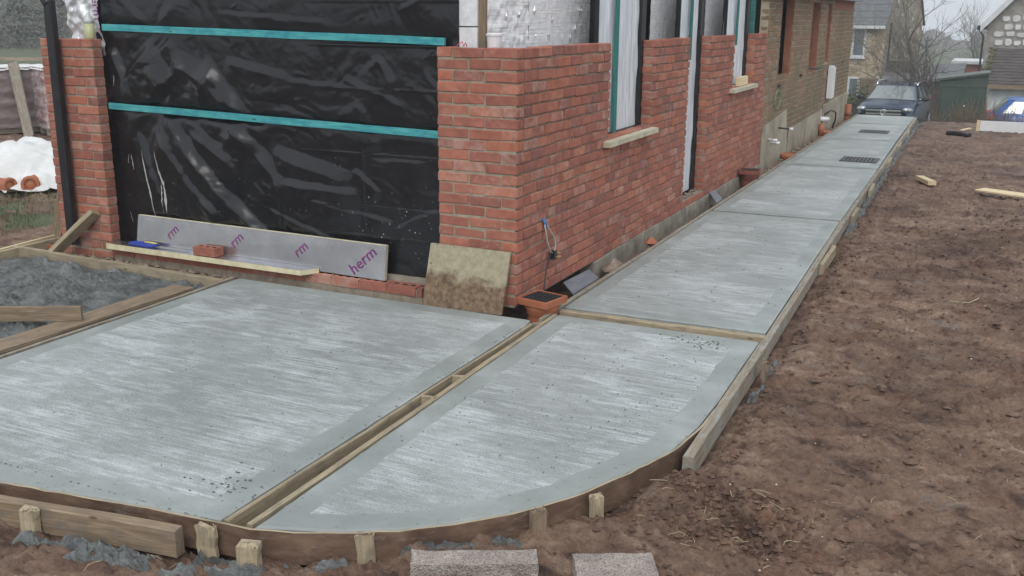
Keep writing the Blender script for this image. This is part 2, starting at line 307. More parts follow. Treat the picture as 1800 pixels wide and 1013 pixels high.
    def mesh(s, name, off=(0, 0, 0)):
        me = bpy.data.meshes.new(name); o = np.array(off)
        me.from_pydata([tuple(np.array(q)-o) for q in s.v] if any(off) else s.v, [], s.f)
        me.polygons.foreach_set('material_index', s.mi)
        uvl = me.uv_layers.new(name='UVMap'); li = np.zeros(len(me.loops), int); me.loops.foreach_get('vertex_index', li)
        uvl.data.foreach_set('uv', np.array(s.uv, float)[li].ravel()); return me
def link(name, me, mats, parent=None, smooth=False):
    for m in (mats if isinstance(mats, (list, tuple)) else [mats]): me.materials.append(MAT[m] if isinstance(m, str) else m)
    if smooth: me.polygons.foreach_set('use_smooth', [True]*len(me.polygons))
    o = bpy.data.objects.new(name, me); COL.objects.link(o)
    if parent is not None: o.parent = parent
    return o
def wloc(o):
    l = Vector(o.location)
    while o.parent: o = o.parent; l += o.location
    return l
def tagit(o, label=None, cat=None, group=None, kind=None):
    for k, v in (('label', label), ('category', cat), ('group', group), ('kind', kind)):
        if v: o[k] = v
    return o
def part(name, g, mats, parent, smooth=False, label=None, kind=None):
    o = link(name, g.mesh(name, tuple(wloc(parent))), mats, parent, smooth); return tagit(o, label, None, None, kind)
def tm(name, g, mats, label, cat, group=None, kind=None, smooth=False):      # a thing that is one mesh, origin at its base
    a = np.array(g.v); b = ((a[:, 0].min()+a[:, 0].max())/2, (a[:, 1].min()+a[:, 1].max())/2, a[:, 2].min())
    o = link(name, g.mesh(name, b), mats, None, smooth); o.location = b; return tagit(o, label, cat, group, kind)
def thing(name, loc, label, cat, group=None, kind=None):
    o = bpy.data.objects.new(name, None); COL.objects.link(o); o.location = loc; o.empty_display_size = .1; return tagit(o, label, cat, group, kind)
def struct(name, g, mats, smooth=False, kind='structure'):
    return tagit(link(name, g.mesh(name), mats, None, smooth), kind=kind)
def textmesh(body, size, depth=0):
    c = bpy.data.curves.new('lettering', 'FONT'); c.body = body; c.size = size; c.extrude = depth; c.resolution_u = 2
    o = bpy.data.objects.new('lettering', c); COL.objects.link(o); dg = bpy.context.evaluated_depsgraph_get()
    me = bpy.data.meshes.new_from_object(o.evaluated_get(dg)); bpy.data.objects.remove(o); bpy.data.curves.remove(c); return me
def lettering(body, size, origin, xdir, ydir, m, parent):
    me = textmesh(body, size); x = Vector(xdir).normalized(); y = Vector(ydir).normalized(); z = x.cross(y)
    me.transform(Matrix.Translation(Vector(origin)-wloc(parent)) @ Matrix((x, y, z)).transposed().to_4x4())
    me.materials.clear(); return link('lettering', me, m, parent)

# ------------------------------------------------------------------ ground
def axis(segs):
    a = []
    for x0, x1, st in segs: a += list(np.arange(x0, x1-1e-6, st))
    a.append(segs[-1][1]); return np.array(a)
SL2 = [(.345, -3.13), (.67, -3.01), (.86, -2.90), (1.03, -2.755), (1.195, -2.58), (1.35, -2.35), (1.487, -2.03), (1.597, -1.71), (1.635, -1.39), (1.64, -1.0), (1.625, -.28), (1.62, .07), (.285, .05)]
def xr(y): return float(np.interp(y, [-1, .08, 1.49, 4.19, 7.93, 10.92, 14.03, 16.0], [1.635, 1.62, 1.592, 1.52, 1.462, 1.396, 1.355, 1.335]))
XRY = np.array([-3.4, -3.1, -2.9, -2.58, -2.35, -2.03, -1.7, -1.0, .08, 1.49, 4.19, 7.93, 10.92, 14.03, 16])
XRX = np.array([.3, .6, .9, 1.25, 1.4, 1.53, 1.65, 1.68, 1.68, 1.65, 1.58, 1.52, 1.45, 1.41, 1.39])
def terrain(x, y):
    z = -.10-np.where(y > 16.3, np.minimum((y-16.3)*.21, 1.5), 0)*np.maximum(sstep(-12, -2, x), sstep(38, 60, y)) - np.where(y > 24, np.minimum((y-24)*.065, 1.6), 0)*np.maximum(sstep(-14, -4, x), sstep(38, 60, y))
    return z
def soil_h(x, y):
    z = terrain(x, y); near = 1-sstep(10, 22, y)
    d = x-np.interp(y, XRY, XRX)                     # distance outside the formwork
    z = z-.055*np.exp(-(np.clip(d, 0, 9)/.09)**2)*(y > -2.3)
    z = z-.05*np.exp(-((y+3.15)/.25)**2)*sstep(.9, .4, x)
    z = z+.085*np.exp(-(((x-1.66)/.16)**2+((y+2.0)/.26)**2))+.03*np.exp(-(((x-.1)/.5)**2+((y+3.6)/.16)**2))
    z = z-.075*np.exp(-(((x-2.02)/.16)**2+((y+2.16)/.15)**2))+.05*np.exp(-(((x-1.86)/.2)**2+((y+1.92)/.12)**2))
    z = z+.07*np.exp(-(((x-3.2)/.5)**2+((y-4.7)/1.0)**2))+.05*np.exp(-(((x-3.15)/.4)**2+((y-1.9)/.6)**2))
    ro = .55+.45*sstep(-.25, .45, fbm(x*.8+3, y*.8, 2))+.7*np.exp(-(((x-2.0)/.3)**2+((y+2.1)/.3)**2))
    wx = x+.05*fbm(x*5, y*5, 2); n = .024*fbm(x*1.7, y*2.6, 3)+ro*(.024*fbm(wx*5, y*9, 4)-.026*np.abs(fbm(wx*8, y*14, 3))+.016*np.abs(fbm(x*21, y*30, 3))+.007*fbm(x*50, y*60, 2))+.008; wy = y+.03*fbm(x*7+4, y*7, 2); dens = sstep(-.35, .35, fbm(x*.9+8, y*.9, 3))+1.3*np.exp(-(((x-2.0)/.3)**2+((y+2.1)/.28)**2))+.8*np.exp(-(((x-3.2)/.5)**2+((y-4.4)/1.2)**2))
    dens = dens*sstep(-.2, .5, fbm(x*2.2+1, y*2.6, 3)+.9*np.clip(dens-1, 0, 1)); n = n+np.clip(dens, .10, 1.7)*1.15*(.030*clods(wx*7, wy*9, .45)+.020*clods(wx*15+3, wy*19, .55)+.011*clods(x*34+7, y*40, .6))
    ck = np.clip(1-np.abs(fbm(wx*3.4+5, y*6.0, 4))*7, 0, 1)+.7*np.clip(1-np.abs(fbm(wx*8+2, y*13, 3))*6, 0, 1)
    hole = np.exp(-(((x-2.0)/.24)**2+((y+2.08)/.22)**2)); n = n-.022*ck*sstep(-.25, .4, fbm(x*1.5-4, y*2, 3))+.014*fbm(x*11, y*16, 3)+hole*(.05*clods(wx*9+1, wy*10, .6)+.035*clods(wx*20, wy*22, .7)-.02)
    z = z+n*near*1.05-.002
    left = sstep(-4.3, -4.9, x); z = z+left*.04
    # hidden under slabs and bay
    inside = ((x > -4.5) & (x < .3) & (y > -3.2-(x < -.3)*.1) & (y < -.2)) | ((d < -.04) & (x > .24) & (y > -3.1) & (y < 15.9)) | ((x < -.02) & (y > .2) & (y < 15.8) & (x > -4.5))
    z = np.where(inside, -.19, z)
    gap = (x > -.02) & (x < .24) & (y > -.1) & (y < 15.9); z = np.where(gap, -.15+.03*fbm(x*9, y*6, 3)+.05*sstep(6.8, 9, y), z)
    fg = (y > -.2) & (y < .12) & (x < -2.2) & (x > -4.5); z = np.where(fg, -.055+.02*fbm(x*12, y*12, 3), z)
    return z
gx = axis([(-90, -16, 4), (-16, -9, .3), (-9, -4.6, .06), (-4.6, -1.2, .05), (-1.2, 3.5, .0115), (3.5, 6, .08), (6, 20, .8), (20, 110, 5)])
gy = axis([(-90, -12, 6), (-12, -4.6, .4), (-4.6, -3.8, .06), (-3.8, .0, .0115), (.0, 2, .017), (2, 5, .026), (5, 9, .045), (9, 17.5, .09), (17.5, 30, .5), (30, 60, 2), (60, 260, 10)])
X, Y = np.meshgrid(gx, gy); Z = soil_h(X, Y)
def gridmesh(name, X, Y, Z):
    ny, nx = X.shape; me = bpy.data.meshes.new(name); me.vertices.add(nx*ny)
    me.vertices.foreach_set('co', np.stack([X.ravel(), Y.ravel(), Z.ravel()], 1).ravel())
    i = np.arange(nx*ny).reshape(ny, nx); q = np.stack([i[:-1, :-1], i[:-1, 1:], i[1:, 1:], i[1:, :-1]], -1).reshape(-1, 4)
    me.loops.add(q.size); me.loops.foreach_set('vertex_index', q.ravel().astype(np.int32)); me.polygons.add(len(q))
    me.polygons.foreach_set('loop_start', np.arange(0, q.size, 4, dtype=np.int32)); me.update(); me.validate(); return me, q
me, q = gridmesh('ground', X, Y, Z)
cx_ = X.ravel()[q].mean(1); cy_ = Y.ravel()[q].mean(1)
ln = fbm(cx_*1.3, cy_*1.3, 3)
me.polygons.foreach_set('material_index', ((cy_ > 17.6) | ((cx_ < -5.2) & (ln > .12) & (cy_ < 2.6)) | (cx_ < -14)).astype(np.int32))
ground = link('ground', me, ['soil', 'lawn'], None, True); tagit(ground, kind='structure')

# ------------------------------------------------------------------ slabs
def densify(poly, st=.04):
    o = []
    for a, b in zip(poly, poly[1:]+poly[:1]):
        n = max(1, int(math.dist(a, b)/st)); o += [(a[0]+(b[0]-a[0])*i/n, a[1]+(b[1]-a[1])*i/n) for i in range(n)]
    return o
def inset(poly, d):
    n = len(poly); o = []
    ar = sum(poly[i][0]*poly[(i+1) % n][1]-poly[(i+1) % n][0]*poly[i][1] for i in range(n))
    lines = []
    for i in range(n):
        (x0, y0), (x1, y1) = poly[i], poly[(i+1) % n]; l = math.hypot(x1-x0, y1-y0); nx_, ny_ = -(y1-y0)/l, (x1-x0)/l
        lines.append((x0+nx_*d, y0+ny_*d, (x1-x0)/l, (y1-y0)/l))
    for i in range(n):
        a, b = lines[i-1], lines[i]; den = a[2]*b[3]-a[3]*b[2]
        if abs(den) < 1e-4: o.append((b[0], b[1])); continue
        t = ((b[0]-a[0])*b[3]-(b[1]-a[1])*b[2])/den; o.append((a[0]+a[2]*t, a[1]+a[3]*t))
    return o
def slab(parent, poly, bw, name='slab', zoff=0):
    outer = densify(poly, .05); inner0 = inset(poly, bw); per = []
    inner = []
    for a, b, c, d in zip(poly, poly[1:]+poly[:1], inner0, inner0[1:]+inner0[:1]):
        n = max(1, int(math.dist(a, b)/.05)); inner += [(c[0]+(d[0]-c[0])*i/n, c[1]+(d[1]-c[1])*i/n) for i in range(n)]
    xs = np.array(inner); j = .010*fbm(xs[:, 0]*7, xs[:, 1]*7, 4)
    inner = [(x+random.gauss(0, .003)+q, y+random.gauss(0, .003)+q) for (x, y), q in zip(inner, j)]
    n = len(outer); g = G(); ed = .006; lo = inset(outer, -0.0)
    oi = inset(poly, .012); rim = []
    for a, b, c, d in zip(poly, poly[1:]+poly[:1], oi, oi[1:]+oi[:1]):
        m_ = max(1, int(math.dist(a, b)/.05)); rim += [(c[0]+(d[0]-c[0])*i/m_, c[1]+(d[1]-c[1])*i/m_) for i in range(m_)]
    v = [(x, y, -.13+zoff) for x, y in outer]+[(x, y, -.008+zoff+random.gauss(0, .0012)) for x, y in outer]+[(x, y, zoff) for x, y in rim]+[(x, y, zoff-.0015) for x, y in inner]
    f = []; mi = []
    for k in range(3): f += [(k*n+i, k*n+(i+1) % n, (k+1)*n+(i+1) % n, (k+1)*n+i) for i in range(n)]
    g.add(v, f, 1); g.add([v[3*n+i] for i in range(n)], [tuple(range(n))], 0)
    g.f[-1] = tuple(3*n+i for i in range(n)); g.v = g.v[:4*n]; g.uv = g.uv[:4*n]
    return part(name, g, ['brush', 'trowel'], parent)
patio = tagit(bpy.data.objects.new('patio', None), kind='structure'); COL.objects.link(patio)
slab(patio, [(-2.25, -3.56), (-1.6, -3.43), (-.9, -3.29), (-.35, -3.205), (.183, -3.14), (.188, -.26), (.17, -.14), (-2.25, -.14)], .135)
path = tagit(bpy.data.objects.new('path', None), kind='structure'); COL.objects.link(path)
slab(path, SL2, .135)
joints = [.235, 4.22, 8.05, 11.45, 14.2, 16.02]
for a, b in zip(joints, joints[1:]):
    a2, b2 = a+(.012 if a < 1 else .045), b-(.05 if b < 15 else .02)
    slab(path, [(.25, a2), (xr(a2), a2+.03), (xr(b2), b2+.03), (.25, b2)], .12)

# timbers -------------------------------------------------------------------
def timber(label, p0, p1, w, h, m='wood', cat='timber', name='formwork_board', group=None, side=None, n=4, jit=.0015):
    return tm(name, G().bar(p0, p1, w, h, side, 0, jit, .003, n), m, label, cat, group)
FG = 'formwork boards around the concrete'
timber('thick split formwork timber along the front edge of the big slab, sawn end showing', (-2.6, -3.665, -.062), (.09, -3.268, -.058), .052, .115, 'brownwood', group=FG, n=8)
timber('dirty timber edging along the right of the path, nearest length with a pale cut end', (1.69, -1.76, -.055), (1.652, .12, -.052), .05, .11, 'dirtywood', group=FG)
timber('long dirty timber edging along the right of the path from the first joint', (1.65, .13, -.054), (1.548, 4.28, -.054), .045, .1, 'dirtywood', group=FG, n=8)
timber('timber edging along the right of the path beside the third slab', (1.548, 4.3, -.056), (1.488, 8.1, -.056), .045, .1, 'dirtywood', group=FG, n=8)
timber('farthest timber edging along the right of the path towards the parked car', (1.49, 8.12, -.056), (1.362, 16.0, -.056), .045, .1, 'dirtywood', group=FG, n=10)
timber('thin timber edging between the path and the brick wall, nearest length', (.226, -.1, -.052), (.232, 4.2, -.05), .03, .11, 'dirtywood', group=FG, n=8)
timber('thin timber edging between the path and the old wall, far length', (.232, 4.22, -.05), (.232, 16.0, -.05), .03, .11, 'dirtywood', group=FG, n=10)
timber('brown board on the left side of the open gap between the two front slabs', (.202, -3.13, -.064), (.204, -.2, -.064), .02, .115, 'wood', group=FG, n=6)
timber('pale board on the right side of the open gap between the two front slabs', (.312, -3.12, -.056), (.268, .05, -.056), .03, .11, 'wood', group=FG, n=6)
timber('short filler board across the rear end of the open gap by the corner', (.2, -.17, -.06), (.285, -.1, -.06), .03, .1, 'dirtywood', group=FG, n=1)
for lab, y in (('small timber spacer wedged in the open gap, nearer of two', -1.62), ('small timber spacer wedged in the open gap, farther of two', -1.28)): timber(lab, (.213, y, -.03), (.277, y+.01, -.03), .022, .05, 'wood', 'timber', 'gap_spacer', 'spacers in the open gap', n=1)
for k, yj in enumerate(joints[:-1]):
    lab = ['pale joint strip across the path nearest the corner of the house', 'joint strip across the path by the doorway', 'joint strip across the path by the end of the new bricks',
           'joint strip across the path beyond the first grating', 'farthest joint strip across the path near the car'][k]
    y0 = yj-.045 if k == 0 else yj-.005
    timber(lab, (.255, y0-.01, -.03 if k == 0 else -.05), (xr(yj)+.03, y0+.02, -.03 if k == 0 else -.05), .055 if k == 0 else .032, .05 if k == 0 else .07, 'brownwood' if k else 'wood', 'timber', 'joint_strip', 'joint strips across the path')
# thin bent ply form round the curve
cur = [(-2.3, -3.60), (-1.6, -3.442), (-.9, -3.30), (-.5, -3.243), (-.2, -3.20), (.0, -3.178), (.19, -3.158), (.345, -3.146)]+[(.51, -3.095)]+[(x+.006, y-.012) for x, y in SL2[1:5]]+[(x+.012, y-.008) for x, y in SL2[5:9]]+[(1.652, -1.1), (1.65, -.7)]
def strip(pts, th, z0, z1, dens=.06):
    pl = []
    for a, b in zip(pts, pts[1:]):
        n = max(1, int(math.dist(a, b)/dens)); pl += [(a[0]+(b[0]-a[0])*i/n, a[1]+(b[1]-a[1])*i/n) for i in range(n)]
    pl.append(pts[-1]); P = [Vector((x, y, 0)) for x, y in pl]; v = []; uv = []; s = 0
    for i, p in enumerate(P):
        d = (P[min(i+1, len(P)-1)]-P[max(i-1, 0)]).normalized(); nn = Vector((d.y, -d.x, 0)); s += (p-P[i-1]).length if i else 0
        zz = z1+random.gauss(0, .0015)
        for o, z in ((0, z0), (th, z0), (th, zz), (0, zz)): v.append((p.x+nn.x*o, p.y+nn.y*o, z)); uv.append((s, z*3+o*5))
    n = len(P); f = [(i*4+j, i*4+(j+1) % 4, (i+1)*4+(j+1) % 4, (i+1)*4+j) for i in range(n-1) for j in range(4)]+[(3, 2, 1, 0), (4*n-4, 4*n-3, 4*n-2, 4*n-1)]
    g = G().add(v, f, 0, uv)
    for i in range(n-1): g.mi[i*4+2] = 1
    return g
tm('formwork_ply', strip(cur, .012, -.135, .002), ['ply', 'wood'], 'thin brown plywood form bent round the curved corner of the path', 'plywood', FG)
SG = 'timber stakes holding the formwork'
def stake(label, x, y, ang, w=.07, th=.045, top=.0, bot=-.3, m='wood', lean=(0, 0)):
    d = Vector((math.cos(ang), math.sin(ang), 0)); g = G().bar((x-lean[0], y-lean[1], bot), (x, y, top), w, th, d, 0, .0022, .005, 7)
    for i in range(len(g.v)-8, len(g.v)): q = g.v[i]; g.v[i] = (q[0]+random.gauss(0, .003), q[1]+random.gauss(0, .003), q[2]+random.gauss(-.002, .006))
    for k in range(14):
        a_ = random.uniform(-.5, .5)*w; b_ = random.uniform(-.5, .5)*th; c = Vector((x, y, top))+d*a_+Vector((-d.y, d.x, 0))*b_; o = Vector((random.gauss(0, .006), random.gauss(0, .006), random.uniform(.002, .012))); e = Vector((random.gauss(0, .003), random.gauss(0, .003), -.006))
        g.add([c-e, c+e*1.2, c+o], [(0, 1, 2)], 0, [(0, 0), (.01, 0), (.02, .01)])
    tm('timber_stake', g, m, label, 'stake', SG)
stake('short pale stake with a splintered top, leftmost against the front timber', -.56, -3.415, .15, .07, .045, .0)
stake('pale stake at the left end of the bent plywood by the open gap', .17, -3.205, .1, .085, .03, .0)
stake('leaning pale stake standing a little out from the bent plywood', .395, -3.225, .2, .085, .05, -.015, m='wood', lean=(-.01, .015))
stake('pale stake midway along the bent plywood behind the concrete block', .765, -2.99, .5, .07, .03, .0)
stake('brown stake against the bent plywood with a torn top near the red soil', 1.293, -2.535, .85, .065, .045, .01, m='brownwood')
stake('half buried stake against the plywood where the soil rises', 1.452, -2.285, 1.05, .055, .035, -.005)
stake('thin stake beside the right timber edging near the first joint', 1.735, -.33, 1.5, .06, .022, .01, m='brownwood')
for k, (y, ln_, off) in enumerate([(2.75, .75, .012), (4.9, .5, .01), (6.6, .55, .01), (9.2, .6, .01), (11.2, .6, .01), (13.2, .5, .01)]):
    lab = ['pale packing timber beside the right path edging, nearest of its row', 'packing timber on the right path edging beside the doorway slab', 'packing timber on the right path edging short of the first grating',
           'packing timber on the right path edging beside the first grating', 'packing timber on the right path edging before the second grating', 'farthest packing timber on the right path edging'][k]
    x = xr(y)+.045+.035
    timber(lab, (x, y-ln_/2, -.065), (x-.012, y+ln_/2, -.06), .035, .1, 'wood', 'timber', 'packing_timber', 'packing timbers on the path edging')

# wet concrete bay on the left
bx = np.arange(-4.5, -2.33, .011); by = np.arange(-2.6, -.26, .011); X, Y = np.meshgrid(bx, by)
lum = sstep(-.2, .5, fbm(X*1.6+1, Y*1.6, 2)); Z = -.062+.02*fbm(X*3, Y*3, 3)+(.25+lum)*(.022*clods(X*8, Y*9, .5)+.018*clods(X*19+5, Y*21, .6)+.016*clods(X*38+5, Y*42, .6)+.034*np.abs(fbm(X*13, Y*15, 4))+.012*fbm(X*45, Y*45, 2))
Z += .05*np.exp(-(((X+3.75)/.06)**2+((Y+.42)/.05)**2)); Z -= .03*sstep(-2.8, -2.35, X)
me, q = gridmesh('wet_concrete', X, Y, Z); wet = link('wet_concrete', me, 'wet', None, False); tagit(wet, kind='structure')
timber('pale timber across the back of the wet concrete bay, below the pier', (-4.6, -.205, -.035), (-2.315, -.245, -.05), .045, .11, 'wood', group=FG, n=6)
timber('thin board along the left end of the wet concrete bay', (-4.53, -2.4, -.05), (-4.535, .2, -.03), .022, .1, 'wood', group=FG, n=4)
timber('second thin pale board by the drain gully left of the pier', (-4.63, -1.2, -.05), (-4.66, .42, -.03), .02, .1, 'freshwood', group=FG, n=4)
timber('narrow board between the wet concrete bay and the big slab', (-2.292, -3.5, -.058), (-2.287, -.16, -.05), .03, .11, 'dirtywood', group=FG, n=6)
timber('wide flat plank lying along the right edge of the wet concrete bay', (-2.47, -2.7, -.012), (-2.46, -.5, -.012), .19, .025, 'brownwood', 'plank', 'plank', n=4)
timber('board set on edge across the wet concrete, cut end over the plank', (-3.45, -2.01, .048), (-2.42, -1.46, .050), .03, .1, 'brownwood', 'board', 'tamping_board', n=3)

# ------------------------------------------------------------------ brickwork
CH = .0742; H0 = 1.725; NC = 23; BH = CH-.011; BD = .1025
def brick_mesh(L, k):
    bm = bmesh.new(); bmesh.ops.create_cube(bm, size=1)
    for v in bm.verts:
        v.co = Vector((v.co.x*L, v.co.y*BD, v.co.z*BH))+Vector((random.gauss(0, .0016), random.gauss(0, .0014), random.gauss(0, .0016)))
    bmesh.ops.bevel(bm, geom=bm.edges[:], offset=.0045, segments=1, affect='EDGES', profile=.5)
    me = bpy.data.meshes.new('brick'); bm.to_mesh(me); bm.free(); me.materials.append(MAT['brick']); return me
STR = [brick_mesh(.215, k) for k in range(7)]; HDR = [brick_mesh(.1025, k) for k in range(5)]
CAMP = M.translation
def layout():
    out = []                               # (cx, cy, cz, rotz, length)
    U = .239
    for k in range(NC):
        z = H0-k*CH-BH/2
        # front pier, x from -.588 to 0
        if k % 2 == 0: ivs = [(-.588, -.588+.1095), (-.588+.1195, -.3485+.12-.0005), (-.229+.005, 0)]
        else: ivs = [(-.588, -.588+.229), (-.588+.239, -.588+.468), (-.11+.0, 0)]
        if k % 2 == 0: ivs = [(-.588, -.4785), (-.4685, -.2395), (-.2295, 0)]
        else: ivs = [(-.588, -.359), (-.349, -.12), (-.11, 0)]
        for a, b in ivs: out.append(((a+b)/2, BD/2, z, 0, b-a, k))
        # side wall along y; the corner brick turns the corner
        y = .1125 if k % 2 == 0 else BD+.01
        st = [(.1125, .2195)] if k % 2 else []
        y = .1125 if k % 2 == 0 else .2295
        while y < 7.63: st.append((y, min(y+.215, 7.63))); y += .225
        holes = [(1.73, 2.83, .965)] if z > .965 else []
        if z > 1.13: holes.append((5.87, 6.92, 1.1))
        if z > .12: holes.append((3.985, 4.77, .1))
        for a, b in st:
            seg = [(a, b)]
            for h0, h1, _ in holes:
                ns = []
                for c, d in seg:
                    if d <= h0 or c >= h1: ns.append((c, d)); continue
                    if c < h0-.03: ns.append((c, h0))
                    if d > h1+.03: ns.append((h1, d))
                seg = ns
            for c, d in seg:
                if d-c > .03: out.append((-BD/2, (c+d)/2, z, math.pi/2, d-c, k))
    return out
bl = layout(); bl.sort(key=lambda b: (Vector(b[:3])-CAMP).length-(100 if b[3] == 0 else 0))
wall = thing('brick_wall', (0, 0, 0), 'half built red brick outer wall with corner pier, running back along the path', 'brick wall')
def put_brick(b, parent, loc=(0, 0, 0)):
    x, y, z, r, L, k = b; me = random.choice(STR if L > .16 else HDR); base = .215 if L > .16 else .1025
    o = bpy.data.objects.new('brick', me); COL.objects.link(o); o.parent = parent
    jx, jy = random.gauss(0, .0022), random.gauss(0, .0018)
    o.location = (x-loc[0]+(jx if r else 0), y-loc[1]+(0 if r else jy), z-loc[2]+random.gauss(0, .0016)); o.scale = (L/base, 1, 1)
    o.rotation_euler = (0, random.gauss(0, .004), r+random.choice((0, math.pi))+random.gauss(0, .003)); return o
for b in bl[:299]: put_brick(b, wall)
def merged(bs, base=.215):
    vs_, f, n = [], [], 0; g = G(); bx8 = None
    for x, y, z, r, L, k in bs:
        me = random.choice(STR); c = np.empty(len(me.vertices)*3); me.vertices.foreach_get('co', c); c = c.reshape(-1, 3)*[L/base, 1, 1]
        if random.random() < .5: c = c*[-1, -1, 1]
        if r: c = np.stack([-c[:, 1], c[:, 0], c[:, 2]], 1)
        c = c+[x+random.gauss(0, .0012), y, z+random.gauss(0, .001)]; g.add(c.tolist(), [tuple(p.vertices) for p in me.polygons])
    return g
part('brickwork', merged(bl[299:]), 'brickwork', wall, kind='stuff')
mg = G(); e = .006; zb = H0-NC*CH
mg.box(-.584, -.013, .005, BD-.004, zb, H0-.012)
for y0, y1, z1 in ((BD-.004, 1.726, H0-.012), (2.834, 3.981, H0-.012), (4.774, 5.866, H0-.012), (6.924, 7.63, H0-.012), (1.726, 2.834, .955), (3.981, 4.774, .105), (5.866, 6.924, 1.128)):
    mg.box(-BD+.004, -.013, y0, y1, zb, z1)
part('mortar', mg, 'mortar', wall)
pg = G()
yy = 1.45
while yy < 7.6:
    l = random.uniform(.42, .46); pg.box(-.11, .006+random.uniform(0, .012), yy, min(yy+l-.008, 7.62), -.3, .026+random.gauss(0, .004)); yy += l
part('plinth', pg, 'plinth', wall)
def sill(y0, y1, yj, zt, extra):
    g1, g2 = G(), G()
    for g, a, b in ((g1, y0, yj-.003), (g2, yj+.003, y1)):
        g.hexa([(-.10, a, zt-.052), (.062, a, zt-.052), (.062, b, zt-.052), (-.10, b, zt-.052)], [(-.10, a, zt+.004), (.060, a+.001, zt-.012), (.060, b-.001, zt-.012), (-.10, b, zt+.004)])
        part('window_sill', g, 'stone', wall)
sill(1.60, 2.86, 2.25, .975, 0); sill(5.72, 6.96, 6.35, 1.132, 0)
tg = G()
for k in range(60): tg.blob((random.uniform(-.09, -.02), random.uniform(4.0, 4.76), .112+random.uniform(0, .012)), random.uniform(.006, .02))
part('threshold_debris', tg, 'rubble', wall, kind='stuff')
# left pier
PX0, PX1 = -4.26, -3.688; U = (PX1-PX0+.01)/2.5
pier = thing('brick_pier', (PX0+.28, .05, -.05), 'free standing red brick pier left of the black sheeting, behind the black downpipe', 'brick pier'); pl = tuple(pier.location)
g = G(); g.box(PX0+.006, PX1-.006, .006, .10, -.05, H0-.012); part('mortar', g, 'mortar', pier)
for k in range(NC+1):
    z = H0-k*CH-BH/2; hb = U/2-.01; sb = U-.01
    if k % 2: iv = [(PX0, PX0+hb), (PX0+hb+.01, PX0+hb+.01+sb), (PX1-sb, PX1)]
    else: iv = [(PX0, PX0+sb), (PX0+U, PX0+U+sb), (PX1-hb, PX1)]
    for a, b in iv: put_brick(((a+b)/2, BD/2, z, 0, b-a, k), pier, pl)
# low course across the opening
def holed_brick(x0, x1, y0, y1, z0, z1):
    g = G(); xs = [x0+(x1-x0)*t for t in (0, .12, .28, .42, .58, .72, .88, 1)]; ys = [y0, y0+(y1-y0)*.36, y0+(y1-y0)*.64, y1]; D = .03
    def V_(i, j, z): return (xs[i], ys[j], z)
    for i in range(7):
        for j in range(3):
            if j == 1 and i in (1, 3, 5):
                a, b, c, d = [(i, j), (i+1, j), (i+1, j+1), (i, j+1)]; t = [V_(*q_, z1) for q_ in (a, b, c, d)]; bo = [V_(*q_, z1-D) for q_ in (a, b, c, d)]
                g.add(t+bo, [(0, 4, 5, 1), (1, 5, 6, 2), (2, 6, 7, 3), (3, 7, 4, 0), (4, 7, 6, 5)], 1)
            else: g.add([V_(i, j, z1), V_(i+1, j, z1), V_(i+1, j+1, z1), V_(i, j+1, z1)], [(0, 1, 2, 3)])
    g.add([(x0, y0, z0), (x1, y0, z0), (x1, y1, z0), (x0, y1, z0), (x0, y0, z1), (x1, y0, z1), (x1, y1, z1), (x0, y1, z1)], [(0, 1, 5, 4), (1, 2, 6, 5), (2, 3, 7, 6), (3, 0, 4, 7), (3, 2, 1, 0)]); return g
lc = thing('brick_course', (-2.2, .05, -.02), 'single low course of perforated red bricks under the insulation boards', 'brick course')
x = PX1+.01
while x < -.75:
    part('brick', holed_brick(x, min(x+.232, -.735), random.gauss(0, .002), .104, .0+random.gauss(0, .001), .066+random.gauss(0, .0015)), ['brick', 'fill'], lc); x += .242
g = G(); g.box(PX1+.01, -.735, .006, .098, -.09, -.002); g.box(PX1+.02, -.74, .006, .09, -.002, .05); part('mortar', g, 'mortar', lc)
g = G(); g.box(-1.2, -.5, .12, .24, -.1, .10); part('plinth_block', g, 'plinth', lc)

# ------------------------------------------------------------------ black sheet and battens
sx = np.arange(-3.80, -.50, .0095); sz = np.arange(.02, 2.32, .0095); X, Z = np.meshgrid(sx, sz); h = np.zeros_like(X)
def fold(x0, z0, x1, z1, w, amp, dec=5, bend=0):
    global h
    dx, dz = x1-x0, z1-z0; L = math.hypot(dx, dz); dx /= L; dz /= L
    s = (X-x0)*dx+(Z-z0)*dz; t = (X-x0)*dz-(Z-z0)*dx
    if (dz if abs(dz) < abs(dx) else 0) == 0 and dx < 0: t = -t
    t = -((X-x0)*(-dz)+(Z-z0)*dx) if dx > 0 else ((X-x0)*(-dz)+(Z-z0)*dx)   # positive below the line
    t = t+bend*(s/L)*(1-s/L)*4+.009*fbm(s*4+x0*9, t*1.5, 3)
    env = sstep(-.12*L, .12*L, s)*sstep(1.12*L, .85*L, s)
    w = w*(1+.5*fbm(s*1.6+z0*7, s*0+x1, 2)); prof = np.where(t < 0, 0, np.where(t < w, t/w, np.exp(-(t-w)/(dec*w))))
    h = h+amp*1.1*env*prof*(1+.45*fbm(s*3.1+x0*5, t*4, 3))
